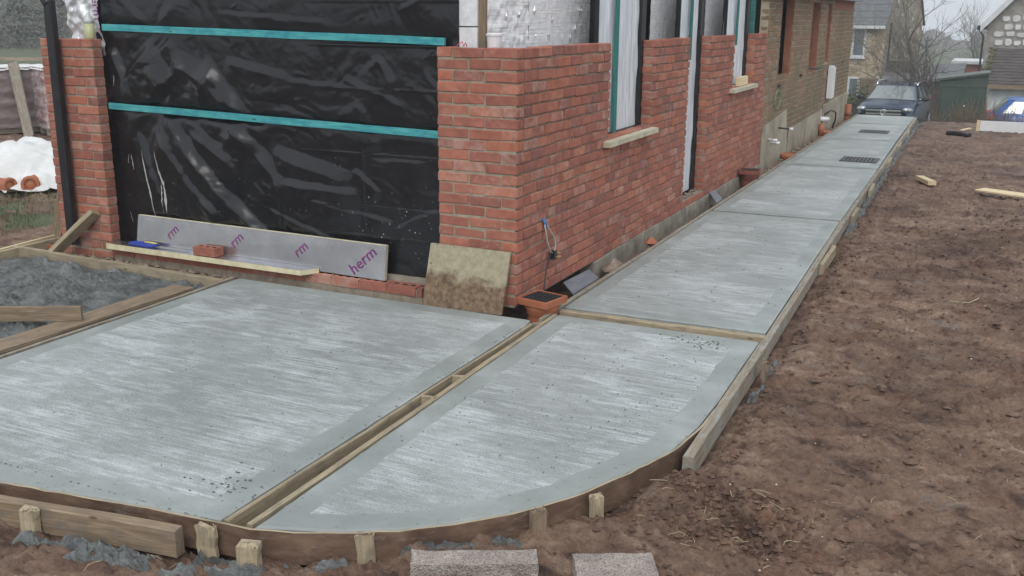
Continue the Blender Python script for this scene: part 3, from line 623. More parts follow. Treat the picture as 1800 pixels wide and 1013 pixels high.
for a in [(-3.60, 1.66, -3.42, 1.22, .085, .030, 4, .02), (-3.40, 1.02, -3.12, .36, .05, .016, 4), (-3.22, 1.72, -2.98, 1.46, .17, .050, 2), (-3.0, 1.75, -2.86, 1.52, .06, .02, 3),
          (-2.93, 1.66, -2.58, 1.50, .10, .034, 3), (-2.62, 1.58, -2.12, 1.10, .085, .040, 4, -.03), (-2.66, 1.42, -2.30, 1.20, .05, .016, 5), (-2.45, 1.62, -1.95, 1.52, .05, .016, 5),
          (-3.0, 1.14, -2.02, .20, .085, .044, 5, -.05), (-3.16, 1.04, -2.60, .42, .065, .026, 4, -.03), (-2.78, 1.08, -2.35, .82, .10, .026, 3), (-2.40, 1.14, -1.98, .70, .085, .038, 4, .03),
          (-2.05, .98, -1.42, .84, .13, .036, 3), (-1.98, .74, -1.36, .70, .05, .022, 4), (-1.75, .60, -1.05, .50, .03, .009, 5), (-1.42, 1.52, -.95, 1.34, .035, .010, 4),
          (-1.30, 1.34, -1.12, 1.05, .05, .015, 4), (-1.12, 1.66, -.98, 1.48, .05, .014, 4), (-2.2, .52, -1.5, .30, .04, .010, 5), (-3.60, 2.2, -3.25, 1.88, .05, .016, 4), (-2.5, 1.95, -1.6, 1.9, .025, .006, 5), (-1.9, 1.48, -1.4, 1.44, .025, .008, 4),
          (-1.2, .95, -.75, .95, .025, .007, 4), (-1.05, .45, -.7, .62, .03, .009, 4), (-.95, 1.98, -.62, 2.16, .03, .010, 4), (-1.35, .86, -1.15, .70, .04, .012, 3)]: fold(*a)
w1 = fbm(X*1.2, Z*1.2, 2)
for k, (rx, am) in enumerate(((2.6, .0085), (6, .0034), (13, .0015))): h += am*np.abs(fbm((X*.45+Z*.9)*rx+w1, (X*.9-Z*.45)*rx*.5, 3))*(.6+.8*sstep(-.3, .4, fbm(X*.9, Z*.9+k, 2)))
h += .003*fbm(X*1.6, Z*5, 2)
for k in range(70):
    fx, fz, fa, fl = random.uniform(-3.6, -.6), random.uniform(.15, 2.2), random.uniform(-1.2, 1.2), random.uniform(.05, .20)
    for q in range(random.choice((1, 1, 2, 3))):
        aa = fa+q*.35; dx, dz = math.cos(aa), math.sin(aa); u_ = (X-fx)*dx+(Z-fz)*dz; w_ = -(X-fx)*dz+(Z-fz)*dx; h += random.uniform(.0012, .0040)*np.exp(-(w_/.009)**2)*sstep(0, .25*fl, u_)*sstep(fl, .4*fl, u_)
for zc in (1.818-.0, 1.19): h *= (1-.75*np.exp(-((Z-(zc-(X+3.65)*.0165))/.05)**2))
for zc in (1.72, 1.42, .96, .58, .36, 2.02): h += .0045*np.exp(-((Z-zc)/.006)**2)*sstep(-1.9, -1.5, X)
h += .006*np.exp(-((X+1.30)/.01)**2)+.005*np.exp(-((X+2.05)/.01)**2)
YS = .16-h
me, q = gridmesh('sheet', X, YS, Z); sheet = thing('plastic_sheet', (-2.2, .16, .02), 'creased black polythene sheet hung across the wide opening, held by two teal battens', 'plastic sheet')
me.transform(Matrix.Translation(-Vector(sheet.location))); so = link('sheet', me, 'sheet', sheet, True)
def ysheet(x, z): return float(YS[min(max(int((z-.02)/.0095), 0), len(sz)-1), min(max(int((x+3.80)/.0095), 0), len(sx)-1)])
for z0, z1, x0, x1 in ((1.818, 1.758, -3.665, -.585), (1.207, 1.138, -3.675, -.62)):
    part('batten', G().bar((x0, .108, z0), (x1, .108, z1), .022, .05, (0, 1, 0), 0, .0008, .002, 10), 'teal', sheet)
g = G()
def splash(pts, ws):
    v = []
    for (x, z), w in zip(pts, ws):
        for d in (-w, w): v.append((x+d, ysheet(x+d, z)-.003, z))
    g.add(v, [(2*i, 2*i+1, 2*i+3, 2*i+2) for i in range(len(pts)-1)])
for pts, w in (([(-3.40, .88), (-3.375, .72), (-3.35, .58), (-3.325, .45), (-3.31, .31)], .010), ([(-3.25, .87), (-3.22, .70), (-3.19, .62), (-3.175, .5), (-3.165, .34)], .014), ([(-3.21, .62), (-3.205, .5), (-3.2, .36)], .005), ([(-3.535, .83), (-3.52, .75), (-3.51, .69)], .006), ([(-3.56, .82), (-3.57, .74)], .003), ([(-3.60, .35), (-3.58, .25)], .003), ([(-3.62, 1.45), (-3.625, 1.36)], .004)):
    P = []; n = 14
    for i in range(n+1):
        t = i/n*(len(pts)-1); j = min(int(t), len(pts)-2); t -= j; P.append((pts[j][0]*(1-t)+pts[j+1][0]*t+random.gauss(0, .002), pts[j][1]*(1-t)+pts[j+1][1]*t))
    splash(P, [w*random.uniform(.3, 1.1)*(1-abs(2*i/n-1)**3) for i in range(n+1)])
for k in range(105):
    x = random.gauss(-1.0, .22) if k < 60 else random.uniform(-3.6, -.6); z = random.gauss(.42, .16) if k < 60 else random.uniform(.2, 1.0)
    if .12 < z < 1.1 and x < -.62: r = random.uniform(.0015, .006 if k < 25 else .0035); y = ysheet(x, z)-.003; g.add([(x-r, y, z), (x, y, z-r*1.2), (x+r, y, z), (x, y, z+r)], [(0, 1, 2, 3)])
MAT['splash'] = simple('mortar_splash', (.30, .30, .29), (.5, .5, .48), 30, .8, 0)
part('mortar_splash', g, 'splash', sheet, kind='stuff')

# ------------------------------------------------------------------ inner leaf behind the bricks
inner = thing('inner_wall', (-.36, 3.5, -.1), 'silver foil covered inner wall showing above the half built red bricks', 'inner wall')
def crumple(x, y0, y1, z0, z1, amp, st=.014):
    yy, zz = np.meshgrid(np.arange(y0, y1+st, st), np.arange(z0, z1+st, st)); d = amp*fbm(yy*14, zz*14, 4)+amp*.8*np.abs(fbm(yy*5, zz*5, 3))
    g = G(); g.grid(np.full_like(yy, x)+d, yy, zz); return g
for y0, y1, am_ in ((.235, .93, .009), (.94, 2.15, .0025), (3.78, 4.62, .003), (5.8, 6.62, .003), (7.25, 7.6, .003)): part('foil_panel', crumple(-.355, y0, y1, 1.45, 2.5, am_), 'foil', inner, True)
g = G()
for k in range(14):
    y, z = random.choice([(random.uniform(.5, 2), random.uniform(1.75, 2.1))]); r = random.uniform(.01, .03); g.blob((-.347, y, z), r, 0, (.4, .6, 1.2))
part('foil_tear', g, 'bubble', inner, kind='stuff')
for z0, z1 in ((1.45, 1.85), (1.858, 2.5)): g = G(); g.box(-.525, -.372, .16, .34, z0, z1); part('insulation_block', g, 'eps', inner)
g = G(); g.bar((-.352, .20, 1.4), (-.352, .20, 2.5), .04, .055, (0, 1, 0)); part('timber_post', g, 'brownwood', inner)
for a, b, z0 in ((2.16, 2.22, .95), (3.0, 3.06, .95), (4.63, 4.7, .0), (5.02, 5.06, .0), (6.63, 6.7, 1.0), (7.18, 7.22, 1.0)):
    g = G(); g.box(-.345, -.19, a, b, z0, 2.5); part('damp_proof_strip', g, 'dpc', inner)
def film(x, y0, y1, z0, z1, tilt=0):
    yy, zz = np.meshgrid(np.arange(y0, y1+.012, .012), np.arange(z0, z1+.03, .03)); d = .012*np.abs(fbm(yy*9+zz*1.2, zz*1.1, 4))+.006*fbm(yy*22, zz*2, 2)
    g = G(); g.grid(x+d+tilt*(zz-z0), yy, zz); return g
for y0, y1, z0 in ((1.70, 2.84, .975), (3.95, 4.78, .115), (5.83, 6.93, 1.135)):
    part('window_film', film(-.14, y0, y1, z0, 2.5), 'film', inner, True)
    g = G(); g.box(-.138, -.104, y1-.0, y1+.045, z0, 2.5); part('damp_proof_strip', g, 'dpc', inner)
    g = G(); g.box(-.138, -.104, y1-.07, y1-.002, z0, 2.5); part('damp_proof_strip', g, 'dpc', inner)
    g = G(); g.box(-.138, -.106, y0, y0+.02, z0, 2.5); part('damp_proof_strip', g, 'dpc', inner)
g = G(); g.box(-.13, -.102, 1.735, 2.83, .976, .99); part('damp_proof_strip', g, 'dpc', inner)
for y, z0 in ((2.14, .985), (4.36, 1.5), (6.35, 1.6)): part('green_batten', G().bar((-.108, y, z0), (-.108, y, 2.5), .07 if y < 3 else .06, .02, (0, 1, 0)), 'green', inner)
g = G(); g.box(-.36, -.30, 7.25, 7.62, 1.4, 2.5); part('grey_panel', g, 'slate', inner)
g = G(); g.box(-.2, -.15, 7.42, 7.5, 1.5, 2.5); part('green_batten', g, 'green', inner)
g = G(); g.box(-3.6, -.40, .20, .3, -.2, 2.5); g.box(-.48, -.40, .3, 7.6, -.2, 2.5); part('backing', g, 'dpc', inner)
# foil scrap, bottle, tub, cord
xx, zz = np.meshgrid(np.arange(-4.06, -3.70, .012), np.arange(1.60, 2.5, .012)); d = .035*fbm(xx*7, zz*5, 3)+.014*np.abs(fbm(xx*20, zz*14, 3))
g = G(); g.grid(xx+.02*np.sin(zz*9), .13+d, zz); fo = tm('foil_insulation', g, 'bubble', 'crumpled silver foil insulation rising behind the left brick pier', 'insulation', smooth=True)
lettering('Therm', .11, (-3.74, .085, 2.17), (0.05, 0, -1), (1, 0, .05), MAT['purple'], fo)
b = thing('bottle', (-3.76, .06, H0), 'clear plastic bottle with pale yellow liquid on top of the left pier', 'bottle')
MAT['yliq'] = simple('pale_yellow_liquid', (.42, .43, .24), (.5, .5, .3), 6, .25, 0); MAT['clear'] = simple('clear_plastic', (.5, .52, .52), (.6, .62, .62), 6, .2, 0)
def lathe(c, prof, n=14, mi=0):
    v = [(c[0]+r*math.cos(2*math.pi*k/n), c[1]+r*math.sin(2*math.pi*k/n), c[2]+z) for r, z in prof for k in range(n)]
    f = [(i*n+k, i*n+(k+1) % n, (i+1)*n+(k+1) % n, (i+1)*n+k) for i in range(len(prof)-1) for k in range(n)]+[tuple(range(n))[::-1], tuple((len(prof)-1)*n+k for k in range(n))]
    return G().add(v, f, mi)
part('body', lathe((-3.76, .06, H0), [(.036, 0), (.04, .01), (.04, .12)]), 'yliq', b, True); part('neck', lathe((-3.76, .06, H0+.12), [(.04, 0), (.036, .03), (.016, .06), (.016, .085)]), 'clear', b, True)
tb = thing('plastic_tub', (-.30, .10, 1.70), 'small white plastic tub behind the top of the corner brickwork', 'tub')
part('body', lathe((-.235, .14, 1.70), [(.042, 0), (.05, .1)]), 'white', tb); part('lid', lathe((-.235, .14, 1.80), [(.055, 0), (.055, .012), (.04, .016)]), 'white', tb)
tm('cord', G().tube([(-.47, .06, H0+.004), (-.45, .05, H0+.02), (-.43, .06, H0+.035), (-.42, .06, H0+.006), (-.40, .05, H0+.03), (-.395, .06, H0+.003)], .004, 5), simple('pink_cord', (.5, .05, .12), (.6, .08, .18), 9, .7, 0), 'short pink string line looped on top of the corner pier', 'string')
tm('timber_block', G().bar((-.02, 6.2, 1.185), (-.02, 6.62, 1.185), .05, .1), 'freshwood', 'sawn timber block standing on the far window sill', 'timber')

# ------------------------------------------------------------------ boards and tools on the low course
ib = thing('insulation_board', (-2.26, .07, .07), 'long silver insulation board standing on edge against the black sheet', 'insulation board')
def slabbox(c, mats, parent, fz=0):
    g = G(); g.hexa(*c); return g
y0b, y0t = .045, .075
g = G(); g.add([(-3.455, y0b, .105), (-1.07, y0b, .072), (-1.065, y0t, .325), (-3.44, y0t, .34)], [(0, 1, 2, 3)]); g.add([(-3.455, y0b+.03, .105), (-1.07, y0b+.03, .072), (-1.065, y0t+.03, .325), (-3.44, y0t+.03, .34)], [(3, 2, 1, 0)])
part('foil_face', g, 'boardfoil', ib)
g = G(); e = .0015; g.hexa([(-3.455+e, y0b+e, .105), (-1.07-e, y0b+e, .072), (-1.07-e, y0b+.03-e, .072), (-3.455+e, y0b+.03-e, .105)], [(-3.44+e, y0t+e, .341), (-1.065-e, y0t+e, .326), (-1.065-e, y0t+.03-e, .326), (-3.44+e, y0t+.03-e, .341)]); part('foam_core', g, 'pir', ib)
def onboard(x, z): t = (z-.085)/.25; return (x, y0b+(y0t-y0b)*t-.0025, z)
for body, x, z in (('rm', -3.10, .165), ('rm', -2.45, .165), ('rm', -1.84, .155), ('herm', -1.335, .082)):
    c, s = math.cos(R(42)), math.sin(R(42)); k = (y0t-y0b)/.25
    lettering(body, .115 if body == 'rm' else .125, onboard(x, z), (c, k*s, s), (-s, k*c, c), MAT['purple'], ib)
lb = thing('insulation_board', (-2.66, -.01, .07), 'insulation board lying flat on the low bricks under a saw and a brick', 'insulation board')
b4 = [(-3.66, -.085, .068), (-1.72, -.085, .066), (-1.64, .040, .066), (-3.66, .040, .068)]; t4 = [(x, y, z+.045-(.008 if x > -2 else 0)) for x, y, z in b4]
g = G(); g.hexa(b4, t4); part('foam_core', g, 'pir', lb)
g = G(); g.add([(x+.004*(1 if x < -3 else -1), y+(.004 if y < 0 else -.004), z+.0015) for x, y, z in t4], [(0, 1, 2, 3)]); part('foil_face', g, 'boardfoil', lb)
hb = thing('loose_brick', (-2.63, -.03, .113), 'loose red brick with holes lying on the flat insulation board', 'brick'); part('brick', holed_brick(-2.745, -2.53, -.075, .025, .113, .178), ['brick', 'fill'], hb)
sw = thing('hand_saw', (-3.2, -.03, .115), 'hand saw with blue and yellow handle lying on the insulation board', 'saw')
ring = [(-3.44, -.035), (-3.40, .0), (-3.33, .015), (-3.25, .01), (-3.18, .0), (-3.19, -.04), (-3.26, -.055), (-3.35, -.06), (-3.42, -.055), (-3.44, -.035)]
part('handle', G().tube([(x, y, .128) for x, y in ring], .014, 8), 'blue', sw, True); part('grip', G().tube([(-3.33, .012, .136), (-3.25, .008, .138), (-3.19, .0, .136)], .010, 6), 'yellow', sw, True)
g = G(); g.hexa([(-3.2, -.045, .121), (-2.83, -.02, .117), (-2.83, -.002, .117), (-3.2, .0, .121)], [(-3.2, -.045, .1225), (-2.83, -.02, .1185), (-2.83, -.002, .1185), (-3.2, .0, .1225)]); part('blade', g, 'steel', sw)
g = G(); g.hexa([(-.655, -.135, -.012), (-.045, -.135, .0), (-.045, -.117, .0), (-.655, -.117, -.012)], [(-.635, -.035, .412), (-.028, -.035, .408), (-.028, -.017, .408), (-.635, -.017, .412)])
tm('plywood_sheet', g, 'stained', 'mud stained yellow board leaning against the corner brick pier', 'board')
timber('pale timber offcut leaning against the foot of the left pier', (-4.17, -.17, -.0), (-3.80, -.028, .35), .10, .045, 'wood', 'timber', 'timber_offcut', side=(.3, -.6, .6))
timber('brown plank propped at the left side of the left pier', (-4.70, .28, -.1), (-4.46, .24, .42), .12, .025, 'brownwood', 'plank', 'plank')
# downpipe
dp = thing('downpipe', (-4.05, -.08, .06), 'black plastic downpipe hanging in front of the left brick pier', 'downpipe')
part('pipe', G().bar((-4.065, -.055, .06), (-4.04, -.055, 2.02), .082, .07, (1, 0, 0), 0, .0003, .012, 4), 'black', dp); part('bend', G().bar((-4.04, -.055, 1.99), (-4.20, -.055, 2.22), .086, .074, (0, 1, 0), 0, .0003, .012, 2), 'black', dp)

# drain hoppers
def hopper(label, c, ang, zt, m='terra', s=.25, depth=.24, tilt=0):
    t = thing('drain_hopper', (c[0], c[1], zt-depth), label, 'drain', 'square topped drain hoppers')
    rm = Matrix.Rotation(ang, 3, 'Z'); h = s/2; P = lambda x, y, z: Vector((c[0], c[1], 0))+rm @ Vector((x, y, 0))+Vector((0, 0, zt+z))
    g = G(); o = [(-h, -h), (h, -h), (h, h), (-h, h)]; i_ = [(x*.86, y*.86) for x, y in o]
    v = [P(x, y, 0) for x, y in o]+[P(x, y, 0) for x, y in i_]+[P(x*.97, y*.97, -.045) for x, y in o]+[P(x, y, -.022) for x, y in i_]
    f = []
    for k in range(4): j = (k+1) % 4; f += [(k, j, 4+j, 4+k), (8+k, 8+j, j, k), (4+k, 4+j, 12+j, 12+k)]
    g.add(v, f); part('rim', g, m, t)
    g = G(); n = 16; prof = [(.118, -.04), (.112, -.06), (.118, -.075), (.105, -.09), (.11, -.105), (.095, -.12), (.10, -.14), (.085, -depth)]
    v = [P(r*s/.25*math.cos(2*math.pi*k/n), r*s/.25*math.sin(2*math.pi*k/n), z) for r, z in prof for k in range(n)]
    g.add(v, [(a*n+k, a*n+(k+1) % n, (a+1)*n+(k+1) % n, (a+1)*n+k) for a in range(len(prof)-1) for k in range(n)]); part('body', g, m, t, True)
    g = G(); g.add([P(x, y, -.02) for x, y in i_], [(0, 1, 2, 3)]); part('tray', g, 'fill', t)
    for k in range(9):
        u = -h*.80+k*h*1.6/8; part('grid_bar', G().bar(P(u, -h*.85, -.006), P(u, h*.85, -.006), .012, .012, None, 0, 0, .002, 1), 'black', t)
    for q_ in (-.3, .35): part('cross_bar', G().bar(P(-h*.85, h*q_, -.009), P(h*.85, h*q_, -.009), .01, .01, None, 0, 0, .002, 1), 'black', t)
    return t
hopper('terracotta drain hopper with black grid beside the house corner, under the plug', (.148, .10), R(-12), .095)
hopper('terracotta drain hopper with black grid left of the brick pier', (-4.60, .18), R(8), -.015, s=.27)
hopper('dark brown drain hopper against the wall by the far end of the new bricks', (.13, 6.5), R(10), .11, 'darkterra', .26, .34)
# slates
def plate(label, c, th, m, name, cat, group=None):
    g = G(); n = (Vector(c[1])-Vector(c[0])).cross(Vector(c[3])-Vector(c[0])).normalized()*th
    g.hexa([Vector(q_) for q_ in c], [Vector(q_)+n for q_ in c]); return tm(name, g, m, label, cat, group)
plate('blue grey slate propped across the gap beside the near drain hopper', [(.20, .53, .0), (.195, 1.05, .0), (.025, 1.30, -.01), (.012, .80, .0)], .012, 'slate', 'slate', 'slate', 'slates across the gap')
plate('blue grey slate propped across the gap below the doorway', [(.20, 4.60, .0), (.20, 4.86, .0), (-.0, 5.28, .02), (-.0, 5.06, .02)], .012, 'slate', 'slate', 'slate', 'slates across the gap')
# plug and cable
cb = thing('electric_cable', (.03, .44, .05), 'looped electric cable with a three pin plug hanging on the brick wall', 'cable')
part('lead', G().tube([(.012, .425, .545), (.025, .43, .47), (.03, .45, .39), (.03, .50, .31), (.03, .55, .29)], .0055, 6), 'cable', cb, True)
part('lead', G().tube([(.012, .435, .545), (.025, .48, .48), (.03, .57, .40), (.03, .60, .34), (.03, .575, .30), (.035, .555, .295)], .0055, 6), 'cable', cb, True)
part('lead', G().tube([(.03, .52, .31), (.03, .47, .25), (.035, .42, .19), (.045, .38, .12), (.06, .33, .08)], .006, 6), 'black', cb, True)
part('tape', G().tube([(.008, .42, .56), (.016, .432, .53), (.022, .445, .49)], [.012, .014, .008], 7), 'bluetape', cb, True)
g = G(); g.hexa([(.015, .535, .245), (.05, .535, .245), (.05, .60, .245), (.015, .60, .245)], [(.02, .54, .305), (.048, .54, .305), (.048, .585, .305), (.02, .585, .305)]); plg = part('plug', g, 'black', cb)
for y, z in ((.575, .29), (.56, .262), (.59, .262)): part('pin', G().bar((.05, y, z), (.075, y+.012, z-.002), .006, .006, None, 0, 0, .001, 1), 'brass', plg)

# concrete blocks in front
def cblock(label, c, L, Wd, Hh, ang, z):
    rm = Matrix.Rotation(ang, 3, 'Z'); bm = bmesh.new(); bmesh.ops.create_cube(bm, size=1); bmesh.ops.scale(bm, vec=(L, Wd, Hh), verts=bm.verts)
    bmesh.ops.subdivide_edges(bm, edges=bm.edges[:], cuts=7, use_grid_fill=True)
    for v in bm.verts: v.co += Vector([random.gauss(0, .0016) for _ in range(3)]); v.co = rm @ v.co
    me = bpy.data.meshes.new('concrete_block'); bm.to_mesh(me); bm.free(); me.transform(Matrix.Translation((0, 0, Hh/2)))
    o = link('concrete_block', me, 'block'); o.location = (c[0], c[1], z); tagit(o, label, 'concrete block', 'concrete blocks on the soil')
cblock('longer rough concrete block on the soil in front of the bent plywood', (1.205, -2.925), .47, .105, .215, R(27), -.235)
cblock('shorter squat concrete block on the soil, right of the long one', (1.70, -2.745), .30, .22, .10, R(27), -.135)
# gratings in the path
def grating(label, x0, x1, y0, y1):
    t = thing('drain_grating', ((x0+x1)/2, (y0+y1)/2, 0), label, 'drain grating', 'iron gratings in the path')
    g = G(); g.box(x0, x1, y0, y1, .001, .005); part('pan', g, 'fill', t)
    g = G(); g.box(x0, x1, y0, y0+.03, .005, .014); g.box(x0, x1, y1-.03, y1, .005, .014); g.box(x0, x0+.03, y0+.03, y1-.03, .005, .014); g.box(x1-.03, x1, y0+.03, y1-.03, .005, .014); part('frame', g, 'iron', t)
    n = 9
    for k in range(n): x = x0+.05+(x1-x0-.1)*k/(n-1); part('bar', G().bar((x, y0+.03, .01), (x, y1-.03, .01), .025, .012, None, 0, 0, .002, 1), 'iron', t)
grating('larger dark iron grating set into the path, nearer one', .90, 1.39, 8.62, 9.10); grating('smaller dark iron grating set into the path, farther one', .68, 1.16, 12.52, 12.92)

# ------------------------------------------------------------------ loose stuff on the ground
def soilz(x, y): return float(soil_h(np.array([x]), np.array([y]))[0])
def scatter(name, m, pts, rlo, rhi, sq=(1, 1, .7), sink=.3):
    a = np.array(pts); z = soil_h(a[:, 0], a[:, 1]); g = G()
    for (x, y), zz in zip(pts, z): r = random.uniform(rlo, rhi)*random.uniform(.5, 1); g.blob((x, y, zz+r*(sq[2]-sink)*.8), r, 0, sq)
    return struct(name, g, m, kind='stuff')
pts = [(random.gauss(2.0, .17), random.gauss(-2.08, .15)) for k in range(700)]+[(random.gauss(1.72, .1), random.gauss(-2.05, .14)) for k in range(160)]
pts += [(xr(max(y, -1))+.12+abs(random.gauss(0, .07)), y) for y in [random.uniform(-1.7, 9) for k in range(500)]]
scatter('soil_clods', 'clod', pts, .005, .022)
pts = [(random.uniform(1.8, 3.6), random.uniform(-2, 9)) for k in range(700)]+[(random.gauss(3.1, .3), random.gauss(4.6, .8)) for k in range(250)]+[(random.uniform(-.9, 2.2), random.uniform(-3.75, -3.3)) for k in range(120)]
pts = [p for p in pts if p[0] > np.interp(p[1], XRY, XRX)+.08]; scatter('soil_crumbs', 'clod', pts, .005, .022)
def crumb_pts(n, y0, y1, x1):
    q = np.stack([rng.uniform(1.4, x1, n), rng.uniform(y0, y1, n)], 1); m = (q[:, 0] > np.interp(q[:, 1], XRY, XRX)+.07) & (fbm(q[:, 0]*1.8+1, q[:, 1]*2.2, 3)+rng.normal(0, .25, n) > .12); return [tuple(p) for p in q[m]]
MAT['lightclod'] = simple('dry_soil_clod', (.075, .046, .033), (.20, .135, .098), 7, .9, .8, .008, 60, spec=.2)
scatter('dry_soil_crumbs', 'lightclod', crumb_pts(9000, -3.4, 4.5, 3.6), .003, .014)
scatter('soil_lumps', 'lightclod', crumb_pts(420, -2.8, 6, 3.6), .014, .038, (1.2, 1, .6))
pts = [(random.uniform(1.75, 3.6), random.uniform(-2.6, 7)) for k in range(230)]+[(random.uniform(-.8, 2.4), random.uniform(-3.7, -3.2)) for k in range(40)]
pts = [p for p in pts if p[0] > np.interp(p[1], XRY, XRX)+.08]; scatter('pale_stones', 'flint', pts, .002, .007)
pts = [(random.uniform(.03, .2), random.uniform(.8, 7.6)) for k in range(420)]+[(random.uniform(.03, .2), random.uniform(7.6, 15)) for k in range(420)]+[(random.uniform(-4.3, -2.4), random.uniform(-.17, -.02)) for k in range(260)]
scatter('rubble', 'rubble', pts, .008, .04)
g = G()
def heap(line, width, hgt, zc, sd):
    L = [0]
    for p, q in zip(line, line[1:]): L.append(L[-1]+math.dist(p, q))
    n = max(6, int(L[-1]/.011)); m = max(6, int(width*2/.011)); SS, TT = np.meshgrid(np.linspace(0, L[-1], n), np.linspace(-1, 1, m))
    cx_ = np.interp(SS, L, [p[0] for p in line]); cy_ = np.interp(SS, L, [p[1] for p in line]); e_ = .02
    tx = np.interp(SS+e_, L, [p[0] for p in line])-np.interp(SS-e_, L, [p[0] for p in line]); ty = np.interp(SS+e_, L, [p[1] for p in line])-np.interp(SS-e_, L, [p[1] for p in line]); tl = np.hypot(tx, ty)+1e-9
    wv = width*(.75+.5*fbm(SS*5+sd, TT*0+sd, 2)); XX = cx_+ty/tl*TT*wv; YY = cy_-tx/tl*TT*wv
    pf = np.clip(1-TT**2, 0, 1)**.6*sstep(0, .05, SS)*sstep(0, .05, L[-1]-SS)*sstep(-.45, .15, fbm(SS*4+sd*3, TT*.6, 2)+.15)
    ZZ = zc-.03+pf*(hgt*(.7+.6*fbm(SS*6, TT*2+sd, 2))+.03)+pf*(.022*clods(XX*26, YY*26, .7)+.030*np.abs(fbm(XX*24, YY*24, 3))+.010*fbm(XX*80, YY*80, 2)); g.grid(XX, YY, ZZ)
heap([(-1.5, -3.68), (-.9, -3.56), (-.5, -3.47), (-.15, -3.41), (.16, -3.35), (.24, -3.31)], .12, .075, -.15, 1); heap([(.12, -3.265), (.25, -3.26), (.40, -3.26), (.50, -3.22)], .06, .045, -.135, 2); heap([(-.3, -3.52), (.1, -3.42)], .05, .03, -.105, 9)
heap([(.45, -3.17), (.62, -3.11), (.76, -3.05)], .045, .04, -.135, 3); heap([(.86, -2.95), (1.05, -2.80), (1.27, -2.59)], .045, .08, -.135, 4)
heap([(1.73, -.62), (1.745, -.42), (1.75, -.2), (1.735, .1)], .05, .045, -.15, 15)
heap([(1.60, 4.3), (1.54, 8), (1.50, 10), (1.45, 13), (1.43, 15.8)], .07, .04, -.13, 7)
struct('spilled_concrete', g, 'wet', kind='stuff')
g = G()
for k in range(90): g.blob((random.uniform(-2.1, .1), random.uniform(-3.1, -.3), .0), random.uniform(.0015, .0045), 0, (1, 1, .6))
for k in range(260): g.blob((random.choice((random.gauss(.17, .01), random.uniform(-2.1, .17))), random.choice((random.uniform(-3, -.3), -3.16)), .0), random.uniform(.0015, .005), 0, (1.4, 1, .5))
for k in range(46): g.blob((random.gauss(.0, .08), random.gauss(-2.87, .08), .001), random.uniform(.0015, .0065), 0, (1.2, 1, .6))
for k in range(200): g.blob((random.uniform(.4, 1.5), random.uniform(-2.3, .0), .001), random.uniform(.0015, .005))
for k in range(60): g.blob((random.gauss(1.25, .1), random.gauss(-.12, .05), .002), random.uniform(.002, .008))
for k in range(140): y = random.uniform(.4, 8); g.blob((random.uniform(.35, xr(y)-.05), y, .001), random.uniform(.002, .007))
struct('concrete_crumbs', g, MAT['crumb'], kind='stuff')
g = G()
sp = [(random.gauss(2.0, .2), random.gauss(-2.05, .16)) for k in range(42)]+[(random.uniform(1.8, 3.5), random.uniform(-2.3, 5)) for k in range(44)]+[(random.uniform(-.8, 1.2), random.uniform(-3.7, -3.3)) for k in range(24)]
for x, y in sp:
    z = soilz(x, y)+.004; a = random.uniform(0, 6.28); l = random.uniform(.02, .09); c = random.gauss(0, .35); P = []
    for i in range(4): t = i/3; aa = a+c*t; P.append((x+l*t*math.cos(aa), y+l*t*math.sin(aa), z+.006*math.sin(t*3.1)+random.uniform(-.004, .006)))
    g.tube(P, .0011, 3, caps=False)
P = [(2.63, 1.95), (2.69, 1.90), (2.76, 1.90), (2.82, 1.98)]; g.tube([(x, y, soilz(x, y)+.012) for x, y in P], .004, 4)
struct('straw', g, 'straw', kind='stuff')
timber('small pale timber offcut lying on the soil right of the path', (1.99, 8.0, -.06), (2.17, 7.55, -.06), .10, .05, 'freshwood', 'timber', 'timber_offcut', n=1)
timber('flat pale board lying tilted on the soil at the right edge', (2.72, 7.12, -.03), (3.42, 6.72, -.02), .2, .022, 'freshwood', 'board', 'plank', n=2)
tm('pipe_offcut', G().tube([(2.05, 13.76, -.06), (2.18, 13.7, -.05), (2.32, 13.62, -.055), (2.42, 13.45, -.06)], .045, 8), 'black', 'short curved black pipe offcut on the soil near the far white board', 'pipe')
timber('thin pale batten lying on the soil in front of the white board', (2.26, 14.35, -.06), (2.40, 14.75, -.055), .05, .02, 'freshwood', 'timber', 'timber_offcut', n=1)
wb = thing('white_board', (3.2, 14.9, -.12), 'long white faced board on edge at the far side of the soil', 'board')
g = G(); g.box(2.56, 4.4, 14.85, 14.89, -.12, .085); part('panel', g, 'white', wb); g = G(); g.box(2.50, 2.556, 14.845, 14.895, -.12, .09); part('end_post', g, 'freshwood', wb)
g = G(); g.blob((.13, 2.55, -.02), .07, 0, (.8, 1.3, .7), .15); tm('brick_fragment', g, 'terra', 'broken red brick end lying in the gap beside the wall', 'brick')
g = G(); g.blob((.12, 1.62, -.05), .10, 0, (.8, 1.5, .8), .2); tm('stone', g, 'rubble', 'brown stone lying in the gap beyond the near slate', 'stone')

